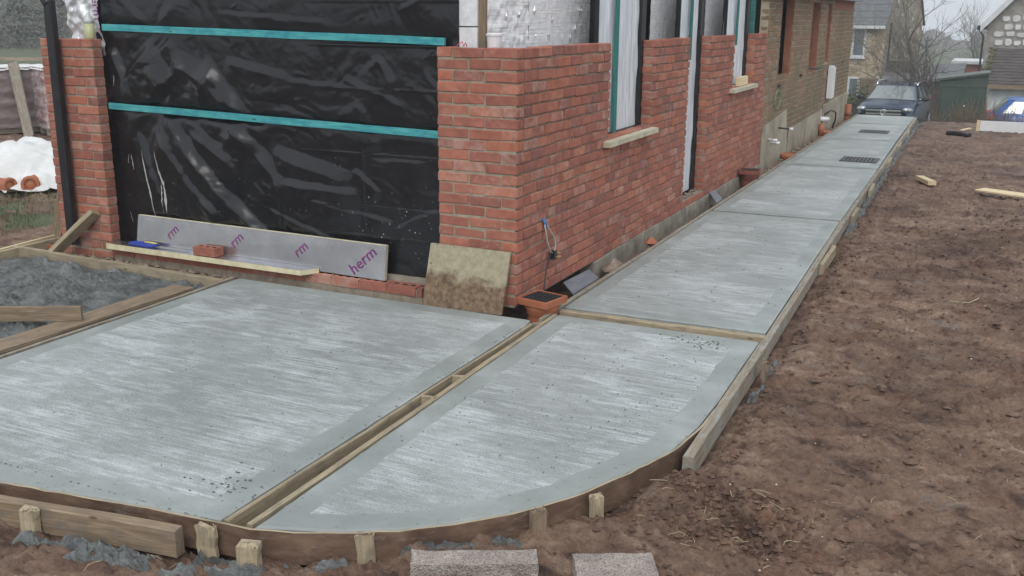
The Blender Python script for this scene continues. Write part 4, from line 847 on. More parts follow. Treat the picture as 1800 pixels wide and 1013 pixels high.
# ------------------------------------------------------------------ old brick building
ob = thing('old_building', (-2.5, 11.8, -.1), 'older weathered brick building with tall bricked openings beyond the new wall', 'building')
opens = [(8.50, 9.38, 1.11, 2.6), (11.0, 11.74, 1.07, 2.16), (12.59, 12.97, 1.17, 2.16)]
g = G(); rows = 0; z = -.05
bs = []
k = 0; zt = 2.26
while z < zt:
    y = 7.64-(.1125 if k % 2 else 0)
    while y < 15.86:
        a, b = max(y, 7.64), min(y+.215, 15.86); seg = [(a, b)]
        for h0, h1, q0, q1 in opens:
            if q0 < z+.03 < q1:
                ns = []
                for c, d in seg:
                    if d <= h0 or c >= h1: ns.append((c, d)); continue
                    if c < h0-.02: ns.append((c, h0))
                    if d > h1+.02: ns.append((h1, d))
                seg = ns
        for c, d in seg:
            if d-c > .03: bs.append((-BD/2, (c+d)/2, z+.032, 1, d-c, k))
        y += .225
    z += .0745; k += 1
part('brickwork', merged(bs), 'oldbrick', ob, kind='stuff')
g = G()
zs = [-.3, 1.07, 1.11, 1.17, 2.16, 2.3]
def solid(y0, y1, z0, z1): g.box(-.115, -.009, y0, y1, z0, z1)
solid(7.64, 8.5, -.3, 2.3); solid(8.5, 9.38, -.3, 1.10); solid(9.38, 11.0, -.3, 2.3); solid(11.0, 11.74, -.3, 1.06); solid(11.0, 11.74, 2.16, 2.3); solid(11.74, 12.59, -.3, 2.3); solid(12.59, 12.97, -.3, 1.16); solid(12.59, 12.97, 2.16, 2.3); solid(12.97, 15.86, -.3, 2.3)
part('mortar', g, simple('old_mortar', (.36, .31, .22), (.46, .41, .31), 6, .95, .4, .006, 40), ob)
for h0, h1, q0, q1 in opens:
    dp_ = -.112; g = G(); g.box(dp_, -.012, h1-.006, h1+.012, q0, q1); g.box(dp_, -.012, h0-.012, h0+.006, q0, q1); g.box(dp_, -.012, h0+.006, h1-.006, q0-.012, q0+.003); part('reveal', g, 'oldred', ob)
g = G(); g.box(-.5, -.26, 8.3, 13.2, .6, 2.5); part('interior_shade', g, 'fill', ob)  # solid near-black block stands in for the unlit interior
g = G(); g.hexa([(.0, 12.75, -.3), (.022, 12.75, -.3), (.022, 15.86, -.3), (.0, 15.86, -.3)], [(.0, 12.75, .42), (.022, 12.75, .41), (.022, 15.86, .45), (.0, 15.86, .46)]); part('render', g, 'render', ob)
g = G(); g.hexa([(.0, 7.66, -.3), (.018, 7.66, -.3), (.018, 9.6, -.3), (.0, 9.6, -.3)], [(.0, 7.66, .5), (.012, 7.66, .5), (.012, 9.3, .62), (.0, 9.3, .62)]); g.hexa([(.0, 9.6, -.3), (.014, 9.6, -.3), (.014, 12.74, -.3), (.0, 12.74, -.3)], [(.0, 9.62, .3), (.010, 9.62, .3), (.010, 12.74, .36), (.0, 12.74, .36)]); part('render', g, 'render', ob)
g = G(); g.box(-4.5, -.2, 15.55, 15.85, -.4, 2.3); part('end_wall', g, 'render', ob)
yy = 13.4
while yy < 15.8: part('soldier_brick', G().bar((-.045, yy, 2.05), (-.045, yy, 2.25), .10, .068, (1, 0, 0), 0, .001, .003, 1), 'oldred', ob); yy += .078
g = G(); g.box(-.6, .16, 7.5, 15.98, 2.28, 2.32); part('soffit', g, 'dirtywood', ob)
g = G(); g.box(.10, .165, 7.5, 15.99, 2.22, 2.28); part('fascia', g, 'slate', ob)
mb = thing('meter_box', (.05, 13.2, .5), 'narrow white vertical casing on the old brick wall', 'casing'); g = G(); g.box(.012, .10, 13.02, 13.34, .52, 1.06); part('casing', g, 'white', mb); g = G(); g.box(.012, .075, 13.05, 13.31, 1.06, 1.09); part('cap', g, 'white', mb)
tm('cable_loop', G().tube([(.02, 8.5+.2*math.sin(t), .82+.13*math.cos(t)) for t in [i*.42 for i in range(16)]], .008, 5), simple('green_cable', (.12, .22, .10), (.25, .33, .18), 5, .6, 0), 'loop of green and pale cable hanging on the old wall', 'cable')
WG = 'waste pipe ends poking from the old wall'
for lab, y, z, l in (('upper of two short white waste pipes low on the old wall', 8.05, .31, .08), ('lower of two short white waste pipes low on the old wall', 8.25, .25, .08), ('white tipped dark pipe sticking out from the old wall', 8.75, .40, .16)):
    t = thing('waste_pipe', (.03, y, z-.02), lab, 'pipe', WG); part('pipe', G().tube([(.0, y, z), (l, y+.03, z-.01)], .018 if l < .1 else .012, 8), 'cable' if l < .1 else 'black', t, True); part('end_cap', G().tube([(l, y+.03, z-.01), (l+.05, y+.05, z-.012)], .021, 8), 'white', t, True)
def gully(label, x, y):
    t = thing('clay_gully', (x, y, -.2), label, 'drain', 'clay gullies along the old wall'); part('pot', lathe((x, y, -.2), [(.085, 0), (.09, .12), (.115, .15), (.115, .2), (.09, .2), (.085, .1)], 16), 'terra', t, True); return t
gully('terracotta gully pot at the foot of the old wall near the waste pipes', .10, 9.1)
t = gully('terracotta gully pot under the white pipe and black hose by the old wall', .09, 12.6)
hz = thing('water_pipe', (.06, 12.6, .0), 'short white pipe with a curved black hose at the foot of the old wall', 'pipe'); part('pipe', G().tube([(.0, 12.6, .19), (.12, 12.75, .18)], .04, 8), 'white', hz, True); part('hose', G().tube([(.03, 12.9, .24), (.1, 13.2, .30), (.14, 13.5, .24), (.13, 13.6, .1), (.1, 13.5, -.05)], .016, 6), 'black', hz, True); part('riser', G().tube([(.06, 12.45, -.1), (.06, 12.45, .12)], .05, 8), 'terra', hz, True)
sp_ = thing('soil_pipe', (.05, 15.6, -.1), 'red brown soil pipe standing at the far corner of the old wall', 'pipe'); part('pipe', G().tube([(.08, 15.7, -.3), (.08, 15.7, .22)], .06, 10), 'terra', sp_, True); part('collar', G().tube([(.08, 15.7, .0), (.08, 15.7, .07)], .075, 10), 'darkterra', sp_, True)
g = G()
for y, z, w in ((10.3, 1.06, .09), (13.62, 1.07, .07), (14.85, 1.09, .07), (8.62, 1.0, .1)): g.box(.003, .012, y-w, y+w, z-.02, z+.015)
part('hole_shade_plate', g, 'fill', ob)  # flat plates on the wall face; the holes' shade is their dark colour
g = G(); g.bar((-.05, 11.2, 1.07), (-.05, 11.2, 1.16), .03, .03); g.bar((-.05, 11.15, 1.12), (.06, 11.55, 1.10), .03, .03); part('bracket', g, 'black', ob)

# ------------------------------------------------------------------ background: houses, sheds, cars, trees
MAT['stonewall'] = simple('cottage_stone', (.24, .19, .115), (.40, .335, .22), 5, .95, .8, .03, 9, stretch=(1, 1, 2.4))
MAT['gable'] = simple('cottage_gable', (.235, .205, .15), (.35, .315, .24), 4, .95, .5, .02, 8, stretch=(1, 1, 2.0))
MAT['roofslate'] = simple('roof_slates', (.10, .105, .11), (.165, .17, .175), 4, .8, .6, .02, 5, stretch=(1, 1, 3))
MAT['glass'] = simple('window_glass', (.10, .12, .14), (.16, .185, .21), 2, .12, 0, spec=.8)
MAT['bargewhite'] = simple('white_paint', (.55, .56, .57), (.66, .67, .68), 4, .6, 0)
MAT['flintwall'] = simple('flint_wall', (.22, .20, .17), (.34, .315, .28), 3, .95, .7, .03, 8)
MAT['flintstone'] = simple('white_stones', (.52, .51, .49), (.72, .71, .69), 3, .9, .4, .02, 12, tint=.15)
MAT['darkroof'] = simple('dark_tiled_roof', (.05, .042, .038), (.095, .082, .075), 3, .9, .6, .03, 12, stretch=(1, 1, 3))
MAT['moss'] = simple('moss', (.06, .065, .025), (.11, .11, .05), 8, .95, .5, .02, 20)
MAT['whitewash'] = simple('whitewashed_wall', (.48, .50, .49), (.66, .68, .67), 2.5, .85, .3, .01, 12)
MAT['shedgreen'] = simple('green_shed_metal', (.040, .062, .050), (.058, .085, .070), 3, .5, .1, .005, 10)
MAT['shedtrim'] = simple('green_shed_trim', (.06, .08, .068), (.08, .10, .085), 3, .5, 0)
MAT['darkwood'] = simple('dark_fence_boards', (.045, .038, .03), (.085, .072, .058), 6, .9, .3, .006, 20)
MAT['bark'] = simple('bark', (.085, .072, .058), (.15, .13, .105), 9, .95, .8, .02, 25, stretch=(1, 1, .4))
MAT['twig'] = simple('twigs', (.12, .108, .092), (.19, .172, .148), 9, .9, 0)
MAT['hedge'] = simple('hedge_leaves', (.045, .058, .022), (.10, .115, .05), 1.4, .8, 0)
MAT['brush2'] = simple('dead_stems', (.13, .09, .065), (.20, .15, .11), 5, .9, 0)
MAT['carpaint'] = simple('dark_blue_car_paint', (.011, .026, .065), (.013, .030, .072), 2, .18, 0, spec=.7)
MAT['bluepaint'] = simple('bright_blue_car_paint', (.01, .09, .32), (.012, .10, .35), 2, .25, 0, spec=.6)
MAT['carglass'] = simple('car_glass', (.12, .14, .142), (.15, .17, .172), 2, .06, 0, spec=1.0); MAT['carglass'].node_tree.nodes['Principled BSDF'].inputs['IOR'].default_value = 2.1
MAT['chrome'] = simple('chrome', (.7, .71, .72), (.8, .81, .82), 2, .2, 0, metal=.9)
MAT['lamp'] = simple('clear_headlamp', (.22, .24, .26), (.42, .45, .48), 12, .15, 0, spec=.8)
MAT['redlamp'] = simple('red_tail_lamp', (.42, .02, .03), (.5, .03, .04), 5, .3, 0)
MAT['tyre'] = simple('tyre_rubber', (.015, .015, .016), (.025, .025, .026), 8, .8, 0)
MAT['alloy'] = simple('alloy_rim', (.4, .41, .42), (.5, .51, .52), 8, .35, 0, metal=.7)
def stonemat(name, lo, hi, white, sc):
    m, nt, b = newmat(name); v = coord(nt, 'Object', sc, False); vo = nd(nt, "ShaderNodeTexVoronoi", Scale=1.0); lk(nt, v, vo.inputs['Vector']); sp = nt.nodes.new("ShaderNodeSeparateColor"); lk(nt, vo.outputs['Color'], sp.inputs[0])
    c = ramp(nt, sp.outputs[0], [(0, lo), (.75, hi), (.93, hi), (.96, white)]); ed = nd(nt, "ShaderNodeTexVoronoi", Scale=1.0, _feature='DISTANCE_TO_EDGE'); lk(nt, v, ed.inputs['Vector'])
    c = mixc(nt, 1.0, c, ramp(nt, ed.outputs['Distance'], [(.02, (.72, .70, .66)), (.09, (1, 1, 1))]), 'MULTIPLY'); n = noise(nt, coord(nt, 'Object', (1, 1, 1), False), 1.2, 5, .6); c = mixc(nt, 1.0, c, ramp(nt, n, [(.3, (.78, .78, .76)), (.7, (1.15, 1.13, 1.1))]), 'MULTIPLY')
    lk(nt, c, b.inputs['Base Color']); sheen(b, .95, .2); bump(nt, b, ed.outputs['Distance'], .6, .04); return m
MAT['stonewall'] = stonemat('cottage_stone', (.30, .24, .155), (.47, .40, .285), (.64, .60, .52), (3.2, 3.2, 8)); MAT['gable'] = stonemat('cottage_gable', (.30, .27, .21), (.41, .37, .295), (.62, .60, .54), (2.6, 2.6, 5))
class LG(G):                          # geometry laid out in a local frame and baked to the world
    def __init__(s, o, ang): G.__init__(s); s.o = Vector(o); s.m = Matrix.Rotation(ang, 3, 'Z')
    def add(s, v, f, mi=0, uv=None): return G.add(s, [tuple(s.o+s.m @ Vector(q)) for q in v], f, mi, uv)
def window_(parent, fr, x0, x1, z0, z1, y=-.0):
    g = LG(*fr); t = .09; g.box(x0, x1, y-.05, y, z0, z0+t); g.box(x0, x1, y-.05, y, z1-t, z1); g.box(x0, x0+t, y-.05, y, z0+t, z1-t); g.box(x1-t, x1, y-.05, y, z0+t, z1-t); g.box(x0-.06, x1+.06, y-.12, y+.0, z0-.07, z0-.003)
    w = part('window', g, 'bargewhite', parent); g = LG(*fr); g.box(x0+t, x1-t, y-.022, y-.004, z0+t, z1-t); part('pane', g, 'glass', w)
    g = LG(*fr); g.box((x0+x1)/2-.1, (x0+x1)/2+.1, y-.035, y-.024, z1-t-.3, z1-t-.28)
# stone cottage
A = -R(8); fr = ((-2.2, 44.4, -3.2), A)
hs_ = thing('stone_house', (-2.2, 44.4, -3.2), 'buff stone cottage with grey slate roof and white windows beyond the parked car', 'house')
g = LG(*fr); g.box(-9, 0, 0, 7.6, 0, 4.95); part('wall', g, 'stonewall', hs_)
g = LG(*fr); g.box(.0, .03, .0, 7.6, 0, 4.95); g.add([(0, -.02, 4.95), (.03, -.02, 4.95), (.03, 3.8, 8.9), (0, 3.8, 8.9), (0, 7.62, 4.95), (.03, 7.62, 4.95)], [(0, 1, 2, 3), (3, 2, 5, 4), (0, 3, 4), (1, 5, 2)]); part('gable', g, 'gable', hs_)
g = LG(*fr)
for s in (0, 1):
    y0, y1 = (-.25, 3.8) if s == 0 else (7.85, 3.8)
    for k in range(14):
        a, b = k/14, (k+1)/14; ya, yb = y0+(y1-y0)*a, y0+(y1-y0)*b; za, zb = 4.72+(9.0-4.72)*a, 4.72+(9.0-4.72)*b
        g.hexa([(-9.1, ya, za), (.12, ya, za), (.12, yb, zb), (-9.1, yb, zb)] if s == 0 else [(-9.1, yb, zb), (.12, yb, zb), (.12, ya, za), (-9.1, ya, za)], [(-9.1, ya, za+.09), (.12, ya, za+.09), (.12, yb, zb+.06), (-9.1, yb, zb+.06)] if s == 0 else [(-9.1, yb, zb+.06), (.12, yb, zb+.06), (.12, ya, za+.09), (-9.1, ya, za+.09)])
part('roof', g, 'roofslate', hs_)
g = LG(*fr); g.box(-9, .1, -.38, -.26, 4.62, 4.76); part('gutter', g, 'bargewhite', hs_)
g = LG(*fr); g.tube([(.06, .9, 0), (.06, .9, 4.9)], .05, 6); part('downpipe', g, 'black', hs_)
window_(hs_, fr, -1.42, -.79, 3.32, 4.68, 0); window_(hs_, fr, -1.45, -.90, 1.1, 2.42, 0); window_(hs_, fr, -4.2, -3.4, 3.4, 4.55, 0)
g = LG(*fr)
for k in range(7): g.box(-.95+k*.12, -.92+k*.12, -.06, -.03, 1.0, 2.4)
for k in range(9): g.box(-.97, -.19, -.09, -.062, 1.05+k*.16, 1.08+k*.16)
tm('trellis', g, 'brownwood', 'brown wooden trellis on the cottage wall beside the lower window', 'trellis')
# right hand stone house
fr = ((2.10, 41.9, -2.6), -R(6)); h2 = thing('flint_house', (2.1, 41.9, -2.6), 'grey house with pale rounded stones in its gable and a white verge board', 'house')
g = LG(*fr); g.box(0, 9, 0, 8, 0, 4.4); g.add([(0, 0, 4.4), (9, 0, 4.4), (4.5, 0, 9.4), (0, 8, 4.4), (9, 8, 4.4), (4.5, 8, 9.4)], [(0, 1, 2), (3, 5, 4)]); part('wall', g, 'flintwall', h2)
g = LG(*fr)
for s in (-1, 1):
    P = lambda t, y, dz: ((4.5+s*(4.5+.25)*(1-t)), y, 4.12+(9.6-4.12)*t+dz)
    for k in range(12):
        a, b = k/12, (k+1)/12; q = [P(a, -.28, 0), P(b, -.28, 0), P(b, 8.2, 0), P(a, 8.2, 0)]; q = q if s < 0 else q[::-1]; g.hexa(q, [(x, y, z+.1) for x, y, z in q])
part('roof', g, 'darkroof', h2)
g = LG(*fr)
for s in (-1, 1): g.hexa([(4.5+s*4.72, -.34, 3.95), (4.5, -.34, 9.35), (4.5, -.29, 9.35), (4.5+s*4.72, -.29, 3.95)], [(4.5+s*4.72, -.34, 4.25), (4.5, -.34, 9.68), (4.5, -.29, 9.68), (4.5+s*4.72, -.29, 4.25)])
part('verge_board', g, 'bargewhite', h2)
g = LG(*fr); g.box(-.36, -.22, -.2, 8.1, 4.05, 4.22); g.tube([(-.28, -.12, 4.05), (-.10, -.08, 3.8), (-.10, -.08, 0)], .045, 6); part('gutter', g, 'black', h2)
for r_ in range(8):
    x = (.22 if r_ < 3 else .45 if r_ < 5 else 1.2)+.12*(r_ % 2)+random.uniform(-.05, .08)
    while x < 3.6:
        w_ = random.uniform(.22, .5); hgt = random.uniform(.2, .31); z0 = 3.2+r_*.33+random.uniform(-.03, .03)
        if z0+hgt < 4.15+x*1.15 and not (r_ < 1 and random.random() < .35):
            n = 9; pl_ = []
            for k in range(n):
                t = 2*math.pi*k/n+random.uniform(-.15, .15); e_ = random.uniform(.88, 1.08)
                cx1, sx1 = math.cos(t), math.sin(t); pl_.append((x+w_/2+(w_/2-.015)*e_*math.copysign(abs(cx1)**.6, cx1), z0+(hgt/2)*e_*math.copysign(abs(sx1)**.6, sx1)))
            g = LG(*fr); g.add([(a, .01, b) for a, b in pl_]+[(x+w_/2+(a-x-w_/2)*.86, -.05, z0+(b-z0)*.86) for a, b in pl_], [tuple(range(n, 2*n))]+[(k, (k+1) % n, n+(k+1) % n, n+k) for k in range(n)])
            part('stone', g, 'flintstone', h2)
        x += w_+.015
# garage
fr = ((2.52, 32.5, -2.3), -R(3)); ga = thing('garage', (2.52, 32.5, -2.3), 'whitewashed outbuilding with a steep dark tiled roof behind the blue car', 'outbuilding')
g = LG(*fr); g.box(0, 7, 0, 6, 0, 2.05); part('wall', g, 'whitewash', ga)
g = LG(*fr)
for k in range(12):
    a, b = k/12, (k+1)/12; ya, yb = -.25+3.2*a, -.25+3.2*b; za, zb = 2.0+1.08*a, 2.0+1.08*b; l = -.22
    g.hexa([(l, ya, za), (7.2, ya, za), (7.2, yb, zb), (l, yb, zb)], [(l, ya, za+.1), (7.2, ya, za+.1), (7.2, yb, zb+.075), (l, yb, zb+.075)])
g.hexa([(-.22, 2.95, 3.08), (7.2, 2.95, 3.08), (7.2, 6.2, 2.0), (-.22, 6.2, 2.0)], [(-.22, 2.95, 3.17), (7.2, 2.95, 3.17), (7.2, 6.2, 2.1), (-.22, 6.2, 2.1)]); part('roof', g, 'darkroof', ga)
g = LG(*fr); g.box(-.24, 7.2, -.33, -.26, 1.92, 2.06); part('fascia', g, 'brownwood', ga)
g = LG(*fr)
for k in range(90): t = random.random(); g.blob((-.2+random.gauss(0, .05), -.2+3.1*t, 2.12+1.05*t), random.uniform(.03, .09))
part('moss', g, 'moss', ga, kind='stuff')
g = LG(*fr); g.box(1.25, 1.28, -.02, -.005, .5, 1.9); g.box(2.3, 2.33, -.02, -.005, .5, 1.9); part('wall_joint', g, 'flintwall', ga)
# green shed
fr = ((1.47, 21.7, -1.3), R(3)); sh = thing('green_shed', (1.47, 21.7, -1.3), 'dark green metal shed with a sloping roof beside the parked car', 'shed')
g = LG(*fr); wd, hl, hr = 1.08, 1.72, 1.90
g.hexa([(0, 0, 0), (wd, 0, 0), (wd, 1.1, 0), (0, 1.1, 0)], [(0, 0, hl), (wd, 0, hr), (wd, 1.1, hr), (0, 1.1, hl)]); part('body', g, 'shedgreen', sh)
for x0, x1 in ((.04, .535), (.545, 1.04)): g = LG(*fr); g.box(x0, x1, -.018, -.002, .04, hl-.14); part('door', g, 'shedgreen', sh)
g = LG(*fr); g.box(0, wd, -.03, -.002, hl-.135, hl-.10); part('rail', g, 'shedtrim', sh)
g = LG(*fr); g.hexa([(-.05, -.06, hl+.0), (wd+.05, -.06, hr+.0), (wd+.05, 1.16, hr+.0), (-.05, 1.16, hl+.0)], [(-.05, -.06, hl+.05), (wd+.05, -.06, hr+.05), (wd+.05, 1.16, hr+.05), (-.05, 1.16, hl+.05)]); part('roof', g, 'shedtrim', sh)
g = LG(*fr); g.sphere((.61, -.03, 1.12), .022, .015, .022, n=8, m=5); part('handle', g, 'white', sh)
# low sheds behind the tree
ls = thing('flat_roofed_shed', (0.1, 38.2, -2.6), 'low brown lean-to with a flat felt roof behind the bare tree', 'shed')
g = G(); g.box(-1.3, 1.4, 38.0, 41, -2.6, -.55); part('wall', g, 'darkwood', ls); g = G(); g.hexa([(-1.5, 37.8, -.6), (1.5, 37.8, -.45), (1.5, 41, .0), (-1.5, 41, -.15)], [(-1.5, 37.8, -.5), (1.5, 37.8, -.35), (1.5, 41, .1), (-1.5, 41, -.05)]); part('roof', g, 'roofslate', ls)
g = G(); g.box(-1.45, -.2, 38.6, 38.7, -.25, .22); part('panel', g, 'darkwood', ls)
ls = thing('far_shed', (1.6, 55, -3), 'far low shed with a pale flat roof seen through the tree branches', 'shed')
g = G(); g.box(.6, 2.9, 54, 58, -4, -.45); part('wall', g, 'brick', ls); g = G(); g.box(.4, 3.0, 53.8, 58, -.447, -.30); part('roof', g, 'bargewhite', ls)
# dark fence left of the car
fe = thing('garden_wall', (-1.5, 30, -2), 'dark mossy garden wall left of the parked car, below the cottage', 'garden wall')
g = G(); g.hexa([(-6, 31.6, -3), (-.55, 31.2, -3), (-.55, 31.5, -3), (-6, 31.9, -3)], [(-6, 31.6, -.95), (-.55, 31.2, -.95), (-.55, 31.5, -.95), (-6, 31.9, -.95)]); part('wall', g, 'darkwood', fe)
def leaves(name, m, fn, n, s0, s1, label=None, cat=None, kind=None, group=None):
    g = G()
    for k in range(n):
        x, y, z = fn(); a = Vector([random.gauss(0, 1) for _ in range(3)]).normalized(); b = a.orthogonal().normalized(); r = random.uniform(s0, s1); p = Vector((x, y, z))
        g.add([p+a*r, p+b*r*.5, p-a*r, p-b*r*.5], [(0, 1, 2, 3)])
    if kind: return struct(name, g, m, kind=kind)
    return tm(name, g, m, label, cat, group)
def hp():
    x = random.uniform(-6, -.7); h_ = .32+.12*math.sin(x*3)+.1*math.sin(x*7.3); return (x, 31.5+random.gauss(0, .22), -.98+abs(random.gauss(0, .5))*h_)
leaves('hedge_top', 'hedge', hp, 2600, .03, .08, 'low green growth along the top of the dark garden wall', 'hedge')
# trees
def bare_tree(name, label, base, h, seed, spread=.6, levels=5, tr=.12, group=None, forks=(2, 4), low=.12):
    rs = random.Random(seed); gt, gc = G(), G()
    def grow(p, d, L, r, lev):
        n = 4; pts = [p]; rr = [r]
        for i in range(n):
            d = (d+Vector((rs.gauss(0, .14), rs.gauss(0, .14), rs.gauss(.05, .10)))).normalized(); p = p+d*L/n; pts.append(p); rr.append(r*(1-.45*(i+1)/n))
        (gt if lev >= levels-1 else gc).tube(pts, rr, 7 if lev >= levels-1 else (4 if lev > 1 else 3), caps=False)
        if lev <= 0: return
        k = rs.randint(*forks)+(1 if lev == levels else 0)
        for _ in range(k):
            i = rs.randint(1, n) if lev < levels else rs.randint(2, n); t = rs.uniform(0, 6.28); u = d.orthogonal().normalized(); v = d.cross(u)
            nd_ = (d*rs.uniform(.5, 1.0)+(u*math.cos(t)+v*math.sin(t))*rs.uniform(.35, 1.0)*spread*1.4).normalized()
            grow(pts[i], nd_, L*rs.uniform(.55, .85), max(rr[i]*rs.uniform(.5, .72), .006), lev-1)
        grow(pts[-1], d, L*.75, rr[-1], lev-1)
    grow(Vector(base), Vector((0, 0, 1)), h, tr, levels)
    t = thing(name, base, label, 'tree', group); part('trunk', gt, 'bark', t, True); part('crown', gc, 'twig', t); return t
bare_tree('bare_tree', 'bare many branched tree standing behind the green shed and the parked car', (.80, 32.6, -2.2), 2.0, 5, .72, 5, .17, forks=(2, 4))
for k, (x, y, z, h, lab) in enumerate([(3.2, 66, -5, 2.6, 'hazy bare tree left of the grey house, nearest of the far ones'), (1.2, 78, -5, 2.8, 'misty bare tree far behind the low sheds'), (7.2, 98, -5, 3.0, 'faint bare tree beside the downpipe of the grey house')]):
    bare_tree('bare_tree', lab, (x, y, z), h, 20+k, .6, 5, .16, 'far bare trees in the mist', forks=(2, 4))
# shrub in front of the blue car
g = G()
for k in range(760):
    x0 = random.gauss(2.35, .38) if k < 480 else random.uniform(2.3, 4.4); y0 = random.uniform(19.8, 21.2); z0 = -.95; d = Vector((random.gauss(0, .4), random.gauss(0, .3), 1)).normalized(); p = Vector((x0, y0, z0)); L = random.uniform(.55, 1.25)*(1 if k < 480 else .82)*(1-.25*abs(x0-2.4) if k < 480 else 1); P = [p]
    for i in range(4): d = (d+Vector((random.gauss(0, .25), random.gauss(0, .25), -.05))).normalized(); p = p+d*L/4; P.append(p)
    g.tube(P, [.008, .007, .006, .005, .003], 3, caps=False)
tm('shrub', g, 'brush2', 'tangled leafless brown shrub between the green shed and the white board', 'shrub')
# cars
def car(label, o, ang, L, hw, H, paint, style):
    t = thing('parked_car', o, label, 'car'); fr = (o, ang); B = .60*H+(.16 if style == 'suv' else .10)
    def sec(y, zb, zt, w): return [(-w*.90, y, zb), (-w, y, zb+.18), (-w*1.0, y, zb+(zt-zb)*.55), (-w*.965, y, zt-.07), (-w*.86, y, zt), (-w*.45, y, zt+.025), (0, y, zt+.03), (w*.45, y, zt+.025), (w*.86, y, zt), (w*.965, y, zt-.07), (w*1.0, y, zb+(zt-zb)*.55), (w, y, zb+.18), (w*.90, y, zb)]
    hd = B-.10
    st = [(0, .34, hd-.16, hw*.80), (.07, .26, hd-.06, hw*.88), (.22, .22, hd, hw*.95), (.55, .20, hd+.06, hw*.995), (1.0, .20, hd+.12, hw), (L*.30, .20, B, hw), (L*.55, .20, B+.02, hw), (L*.82, .22, B+.04, hw*.99), (L*.95, .28, B+.02, hw*.94), (L, .42, B-.1, hw*.84)]
    g = LG(*fr); v = []; 
    for q in st: v += sec(*q)
    n = 13; f = [(i*n+k, i*n+k+1, (i+1)*n+k+1, (i+1)*n+k) for i in range(len(st)-1) for k in range(n-1)]+[tuple(range(n)), tuple((len(st)-1)*n+k for k in range(n))[::-1], ]
    f += [(i*n, (i+1)*n, (i+1)*n+n-1, i*n+n-1) for i in range(len(st)-1)]
    g.add(v, f); part('body', g, paint, t, True)
    # cabin
    yb0, yb1 = L*.285, L*.97; yt0, yt1 = L*.45, L*.86; wb, wt = hw*.90, hw*.70
    def P(s, tt, u): # s along 0..1, tt height 0..1, u side
        y = (yb0+(yt0-yb0)*tt)*(1-s)+(yb1+(yt1-yb1)*tt)*s; w = wb+(wt-wb)*tt; z = B+(H-.06-B)*tt; return (u*w, y, z)
    g = LG(*fr); ns, ntt = 10, 5; vv = []; 
    for u in (-1, 1):
        for j in range(ntt+1):
            for i in range(ns+1): x, y, z = P(i/ns, j/ntt, u); bul = 1-.04*abs(2*i/ns-1)**4; vv.append((x*bul, y, z))
    m = (ns+1)*(ntt+1); f = []
    for u in (0, 1):
        for j in range(ntt):
            for i in range(ns):
                a = u*m+j*(ns+1)+i; q = (a, a+1, a+ns+2, a+ns+1); f.append(q if u else q[::-1])
    for j in range(ntt): a = j*(ns+1); f.append((a, m+a, m+a+ns+1, a+ns+1)); a += ns; f.append((m+a, a, a+ns+1, m+a+ns+1))
    tp = []
    for i in range(ns+1):
        x, y, z = P(i/ns, 1, 1); c_ = .06*(1-abs(2*i/ns-1)**3); tp += [(-x, y, z), (-x*.7, y, z+c_*.8), (0, y, z+c_), (x*.7, y, z+c_*.8), (x, y, z)]
    k0 = len(vv); vv += tp; f += [(k0+i*5+k, k0+i*5+k+1, k0+(i+1)*5+k+1, k0+(i+1)*5+k) for i in range(ns) for k in range(4)]
    g.add(vv, f); part('cabin', g, paint, t, True)
    def quad(name, pts, m, off):
        a, b, c, d = [Vector(q) for q in pts]; nn = (b-a).cross(d-a).normalized(); vs_ = []; N = 4
        for j in range(N+1):
            for i in range(N+1):
                p = a.lerp(b, i/N).lerp(d.lerp(c, i/N), j/N); vs_.append(p+nn*(off+.02*(1-(2*i/N-1)**2)))
        g = LG(*fr); g.add(vs_, [(j*(N+1)+i, j*(N+1)+i+1, (j+1)*(N+1)+i+1, (j+1)*(N+1)+i) for j in range(N) for i in range(N)]); return part(name, g, m, t, True)
    a, b, c, d = P(0, .05, -1), P(0, .05, 1), P(0, .93, 1), P(0, .93, -1); sh_ = lambda q, k: (q[0]*k, q[1], q[2])
    quad('windscreen', [sh_(a, .93), sh_(b, .93), sh_(c, .93), sh_(d, .93)], 'carglass', .012)
    a, b, c, d = P(1, .1, 1), P(1, .1, -1), P(1, .9, -1), P(1, .9, 1); quad('rear_window', [sh_(q, .88) for q in (a, b, c, d)], 'carglass', .012)
    for u in (-1, 1):
        for s0, s1 in ((.10, .40), (.43, .70), (.73, .92)):
            q = [P(s0 if u > 0 else s1, .12, u), P(s1 if u > 0 else s0, .12, u), P(s1 if u > 0 else s0, .86, u), P(s0 if u > 0 else s1, .86, u)]
            quad('side_window', q, 'carglass', .008)
        if style == 'suv':
            g = LG(*fr); g.tube([(u*wt*1.0, yt0+.12, H-.05), (u*wt*1.02, yt0+.28, H+.03), (u*wt*1.03, (yt0+yt1)/2, H+.045), (u*wt*1.02, yt1-.15, H+.03), (u*wt, yt1-.02, H-.06)], .028, 7); part('roof_rail', g, 'chrome', t, True)
            g = LG(*fr); q = [P(s, .07, u) for s in (.1, .4, .7, .93)]; g.tube([(x+u*.02, y, z) for x, y, z in q], .016, 5); part('chrome_strip', g, 'chrome', t, True)
        g = LG(*fr); g.sphere((u*(hw+.11), L*.33, B+.07), .13, .07, .085, n=10, m=6); g.bar((u*hw*.95, L*.33, B+.02), (u*(hw+.05), L*.33, B+.04), .05, .04); part('wing_mirror', g, 'black' if style == 'suv' else paint, t, True)
        g = LG(*fr); g.sphere((u*hw*.73, .16, hd-.10), .21, .15, .075, n=14, m=8, rot=Matrix.Rotation(u*R(-28), 3, 'Z')); hl = part('headlight', g, 'lamp', t, True)
        g = LG(*fr); g.sphere((u*hw*.72, .02, hd-.10), .05, .03, .05, n=8, m=6); part('bulb', g, 'chrome', hl, True)
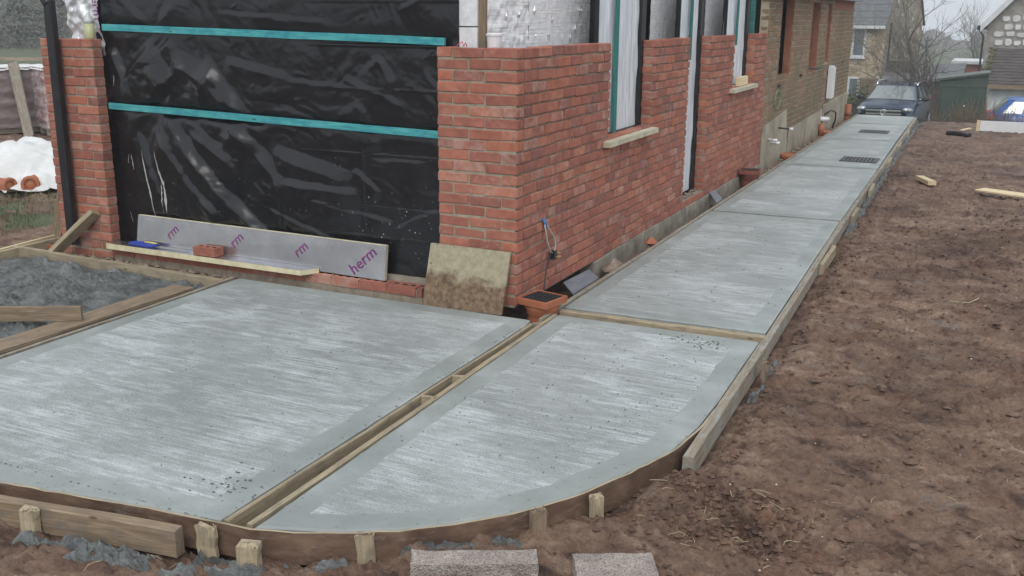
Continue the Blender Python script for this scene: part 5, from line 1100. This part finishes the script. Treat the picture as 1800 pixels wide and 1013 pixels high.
        g = LG(*fr); g.sphere((u*hw*.80, L-.10, B-.10), .10, .10, .14, n=10, m=6); part('tail_light', g, 'redlamp', t, True)
        for y in (.86, L-.82):
            g = LG(*fr); R0 = .35; n = 20; pr = [(R0*.7, -.11), (R0*.95, -.11), (R0, -.06), (R0, .06), (R0*.95, .11), (R0*.7, .11)]
            g.add([(u*(hw-.09)+x, y+r*math.cos(2*math.pi*k/n), R0+r*math.sin(2*math.pi*k/n)) for r, x in pr for k in range(n)], [(i*n+k, i*n+(k+1) % n, (i+1)*n+(k+1) % n, (i+1)*n+k) for i in range(5) for k in range(n)]); w_ = part('wheel', g, 'tyre', t, True)
            g = LG(*fr)
            for s in range(5):
                aa = 2*math.pi*s/5; g.bar((u*(hw+.0), y, R0), (u*(hw-.01), y+R0*.7*math.cos(aa), R0+R0*.7*math.sin(aa)), .07, .03)
            part('rim', g, 'alloy', w_)
    if style == 'suv':
        g = LG(*fr); g.box(-hw*.60, hw*.60, -.035, .10, hd-.30, hd-.07); gr = part('grille', g, 'black', t)
        for z in (hd-.13, hd-.235): g = LG(*fr); g.bar((-hw*.59, -.045, z), (hw*.59, -.045, z), .03, .045); part('chrome_bar', g, 'chrome', gr)
        g = LG(*fr); n = 20; v = [(r*math.cos(2*math.pi*k/n), y, hd-.18+r*math.sin(2*math.pi*k/n)) for r, y in ((.098, -.06), (.098, -.078), (.08, -.078), (.08, -.068)) for k in range(n)]
        g.add(v, [(i*n+k, i*n+(k+1) % n, (i+1)*n+(k+1) % n, (i+1)*n+k) for i in range(3) for k in range(n)]); bd = part('badge', g, 'chrome', t, True)
        for pts in ([(-.062, .052), (-.030, -.062), (0, .004), (.030, -.062), (.062, .052)], [(-.034, .066), (0, .022), (.034, .066)]):
            g = LG(*fr); g.tube([(x, -.076, hd-.18+z) for x, z in pts], .009, 4); part('emblem', g, 'chrome', bd)
        g = LG(*fr); g.box(-hw*.8, hw*.8, -.03, .05, .36, .50); part('bumper_intake', g, 'black', t)
        g = LG(*fr); g.tube([(-.5, L*.285-.02, B+.03), (.05, L*.285-.03, B+.035)], .012, 4); g.tube([(.0, L*.285-.02, B+.03), (.6, L*.285-.03, B+.035)], .012, 4); part('wiper', g, 'black', t)
    return t
car('dark blue estate car with silver roof rails parked facing the end of the path', (-.41, 28.4, -1.86), R(-4), 4.43, .905, 1.66, 'carpaint', 'suv')
car('bright blue hatchback seen side on behind the white board and shrub', (6.55, 27.6, -1.78), R(90+4), 4.0, .84, 1.50, 'bluepaint', 'hatch')
# left: pallets, tarpaulin, pipes, hedge
MAT['wrap'] = simple('wrapped_bricks', (.30, .15, .135), (.56, .50, .52), 4, .22, .7, .03, 12, stretch=(1, 1, 3.6), spec=.7)  # pale bands are white film, with its highlights put into the colour
MAT['wrapdark'] = simple('dark_wrapped_bricks', (.17, .13, .125), (.27, .225, .225), 4, .3, .5, .02, 12, stretch=(1, 1, 2), spec=.6)
def wrapped(label, o, ang, w, d, h, m):
    t = thing('brick_pallet', o, label, 'pallet', 'wrapped pallets of bricks'); fr = (o, ang)
    ss = [(-w/2, -d/2), (w/2, -d/2), (w/2, d/2), (-w/2, d/2)]; pl_ = densify(ss, .05); n = len(pl_); rows = 34; v = []
    for j in range(rows+1):
        z = .12+(h-.12)*j/rows
        for i, (x, y) in enumerate(pl_):
            k = .022*float(fbm(np.array([i*.30]), np.array([z*9]), 3)[0])+.018*math.sin(z*29)*(1 if j % 3 else .4); r = 1+k; v.append((x*r, y*r, z))
    g = LG(*fr); g.add(v, [(j*n+i, j*n+(i+1) % n, (j+1)*n+(i+1) % n, (j+1)*n+i) for j in range(rows) for i in range(n)]); part('wrapping', g, m, t, True)
    X, Y = np.meshgrid(np.linspace(-w/2-.02, w/2+.02, 24), np.linspace(-d/2-.02, d/2+.02, 24)); ed = np.maximum(np.abs(X)/(w/2), np.abs(Y)/(d/2)); Z = h+.02+.012*fbm(X*8, Y*8, 3)-.06*sstep(.93, 1.02, ed)
    g = LG(*fr); g.grid(X, Y, Z); part('top_film', g, 'whitefilm', t, True)
    for x in (-w/2+.08, 0, w/2-.08): g = LG(*fr); g.box(x-.05, x+.05, -d/2, d/2, 0, .09); part('bearer', g, 'dirtywood', t)
    g = LG(*fr); g.box(-w/2, w/2, -d/2, d/2, .09, .118); part('deck', g, 'dirtywood', t); return t
wrapped('pinkish wrapped pallet of bricks, right of the leaning pale plank', (-11.75, 6.75, -.08), R(-27), 1.0, 1.0, 1.12, 'wrap')
wrapped('dark wrapped pallet of bricks, left of the leaning pale plank', (-12.75, 6.35, -.08), R(-25), .9, 1.0, 1.1, 'wrapdark')
timber('tall pale plank leaning against the wrapped brick pallets', (-11.85, 5.95, -.1), (-12.32, 6.18, 1.10), .17, .04, 'dirtywood', 'plank', 'plank', side=(.9, .35, .1))
timber('pale board lying on top of the wrapped brick pallets', (-14.2, 6.3, 1.12), (-11.2, 7.6, 1.12), .12, .05, 'wood', 'board', 'plank')
X, Y = np.meshgrid(np.linspace(-1.5, 1.35, 80), np.linspace(-.75, .75, 44)); r2 = (np.abs(X/1.25)**2.6+np.abs(Y/.62)**2.6)
Z = .36*np.clip(1-r2, 0, 1)**.45*(1-.35*sstep(-.1, 1.2, X))+.05*fbm(X*2.2, Y*2.2, 3)*np.clip(1.3-r2, 0, 1)+.11*np.abs(fbm(X*2.2+Y*1.4, Y*1.9, 2))-.05*np.abs(fbm(X*4.5-Y*2, Y*3.4, 2))+.012*np.abs(fbm(X*9, Y*7, 3))
fr = ((-8.12, 2.98, -.06), R(-22)); g = LG(*fr); g.grid(X, Y, np.maximum(Z, .004+.02*fbm(X*5, Y*5, 2)**2)); tm('tarpaulin', g, 'whitefilm', 'crumpled white plastic sheet thrown over a heap left of the pier', 'plastic sheet', smooth=True)
PG = 'clay pipes beside the white sheet'
for lab, c, a, l, r in (('orange clay pipe with an open ringed end poking out of the white sheet', (-7.20, 2.12, .0), R(-50), .6, .085), ('red brown clay pipe lying at the left edge of the white sheet', (-7.40, 2.0, -.01), R(-5), .7, .08)):
    t = thing('clay_pipe', (c[0], c[1], c[2]-r), lab, 'pipe', PG); d = Vector((math.cos(a), math.sin(a), 0)) if r != .075 else Vector((.1, -.2, .95)).normalized(); p = Vector(c)
    part('pipe', G().tube([p-d*l, p], r, 14), 'terra', t, True); n = 16; u = d.orthogonal().normalized(); v_ = d.cross(u)
    ring = [p+(u*math.cos(2*math.pi*k/n)+v_*math.sin(2*math.pi*k/n))*r for k in range(n+1)]; part('collar', G().tube(ring, r*.28, 6), 'terra', t, True)
def gp():
    x = random.uniform(-9.5, -5.4); y = random.uniform(.3, 2.5); return x, y
g = G()
for k in range(9000):
    x, y = gp()
    if float(pn(np.array([x*1.1]), np.array([y*1.3]))[0])+random.gauss(0, .22) < -.05: continue
    z = -.07; a = random.uniform(0, 6.28); hh = random.uniform(.015, .06); w_ = .004; dx, dy = math.cos(a), math.sin(a)
    g.add([(x-dx*w_, y-dy*w_, z), (x+dx*w_, y+dy*w_, z), (x+dy*hh*.6, y-dx*hh*.6, z+hh)], [(0, 1, 2)])
struct('grass', g, 'grassblade', kind='stuff')
MAT['misty'] = simple('misty_foliage', (.13, .138, .112), (.215, .222, .19), .55, .9, 0, lo=.3, hi=.7)  # far mist is put into the pale grey-green leaf colour
MAT['mistytwig'] = simple('misty_twigs', (.17, .165, .15), (.25, .245, .225), .3, .9, 0)
def wp():
    q = random.gauss(0, 1)*3.4; z = -.6+random.random()**.85*(3.6+1.1*math.sin(q*1.3)+.8*math.sin(q*3.1+1))*(1 if q > -2.2 else .62); d_ = random.gauss(0, 1.2); return (-49.3+.70*q-.868*d_, 36+.868*q+.70*d_, z)
leaves('hedge', 'misty', wp, 16000, .03, .08, kind='stuff')
Q, ZZ = np.meshgrid(np.linspace(-9, 9, 150), np.linspace(-.6, 1, 60)); hh = 3.0+.9*np.sin(Q*1.3)+.5*fbm(Q*.8, Q*0, 3); ZZ = np.where(ZZ > 0, ZZ*hh, ZZ); dd = 1.6+.9*fbm(Q*.9, ZZ*1.1, 4)+.35*fbm(Q*4, ZZ*4, 3)
g = G(); g.grid(-49.3+.70*Q-.868*dd, 36+.868*Q+.70*dd, ZZ); struct('hedge_bank', g, 'misty', kind='stuff', smooth=True)
def wq():
    x = random.uniform(-45, 30); h_ = 6.2+2.2*math.sin(x*.21)+1.6*math.sin(x*.63+1); return (x, 205+random.gauss(0, 8), -6+random.random()**.7*h_)
leaves('woodland', 'mistytwig', wq, 22000, .12, .42, kind='stuff')
# thin mist
g = G(); g.box(-150, 120, -95, 270, -9, 14); mm = bpy.data.materials.new('mist'); mm.use_nodes = True; nt = mm.node_tree; nt.nodes.remove(nt.nodes['Principled BSDF'])
pv = nt.nodes.new('ShaderNodeVolumePrincipled'); pv.inputs['Color'].default_value = (.9, .92, .95, 1); pv.inputs['Density'].default_value = .0024; lk(nt, pv.outputs[0], nt.nodes['Material Output'].inputs['Volume'])
struct('haze', g, mm, kind='stuff')
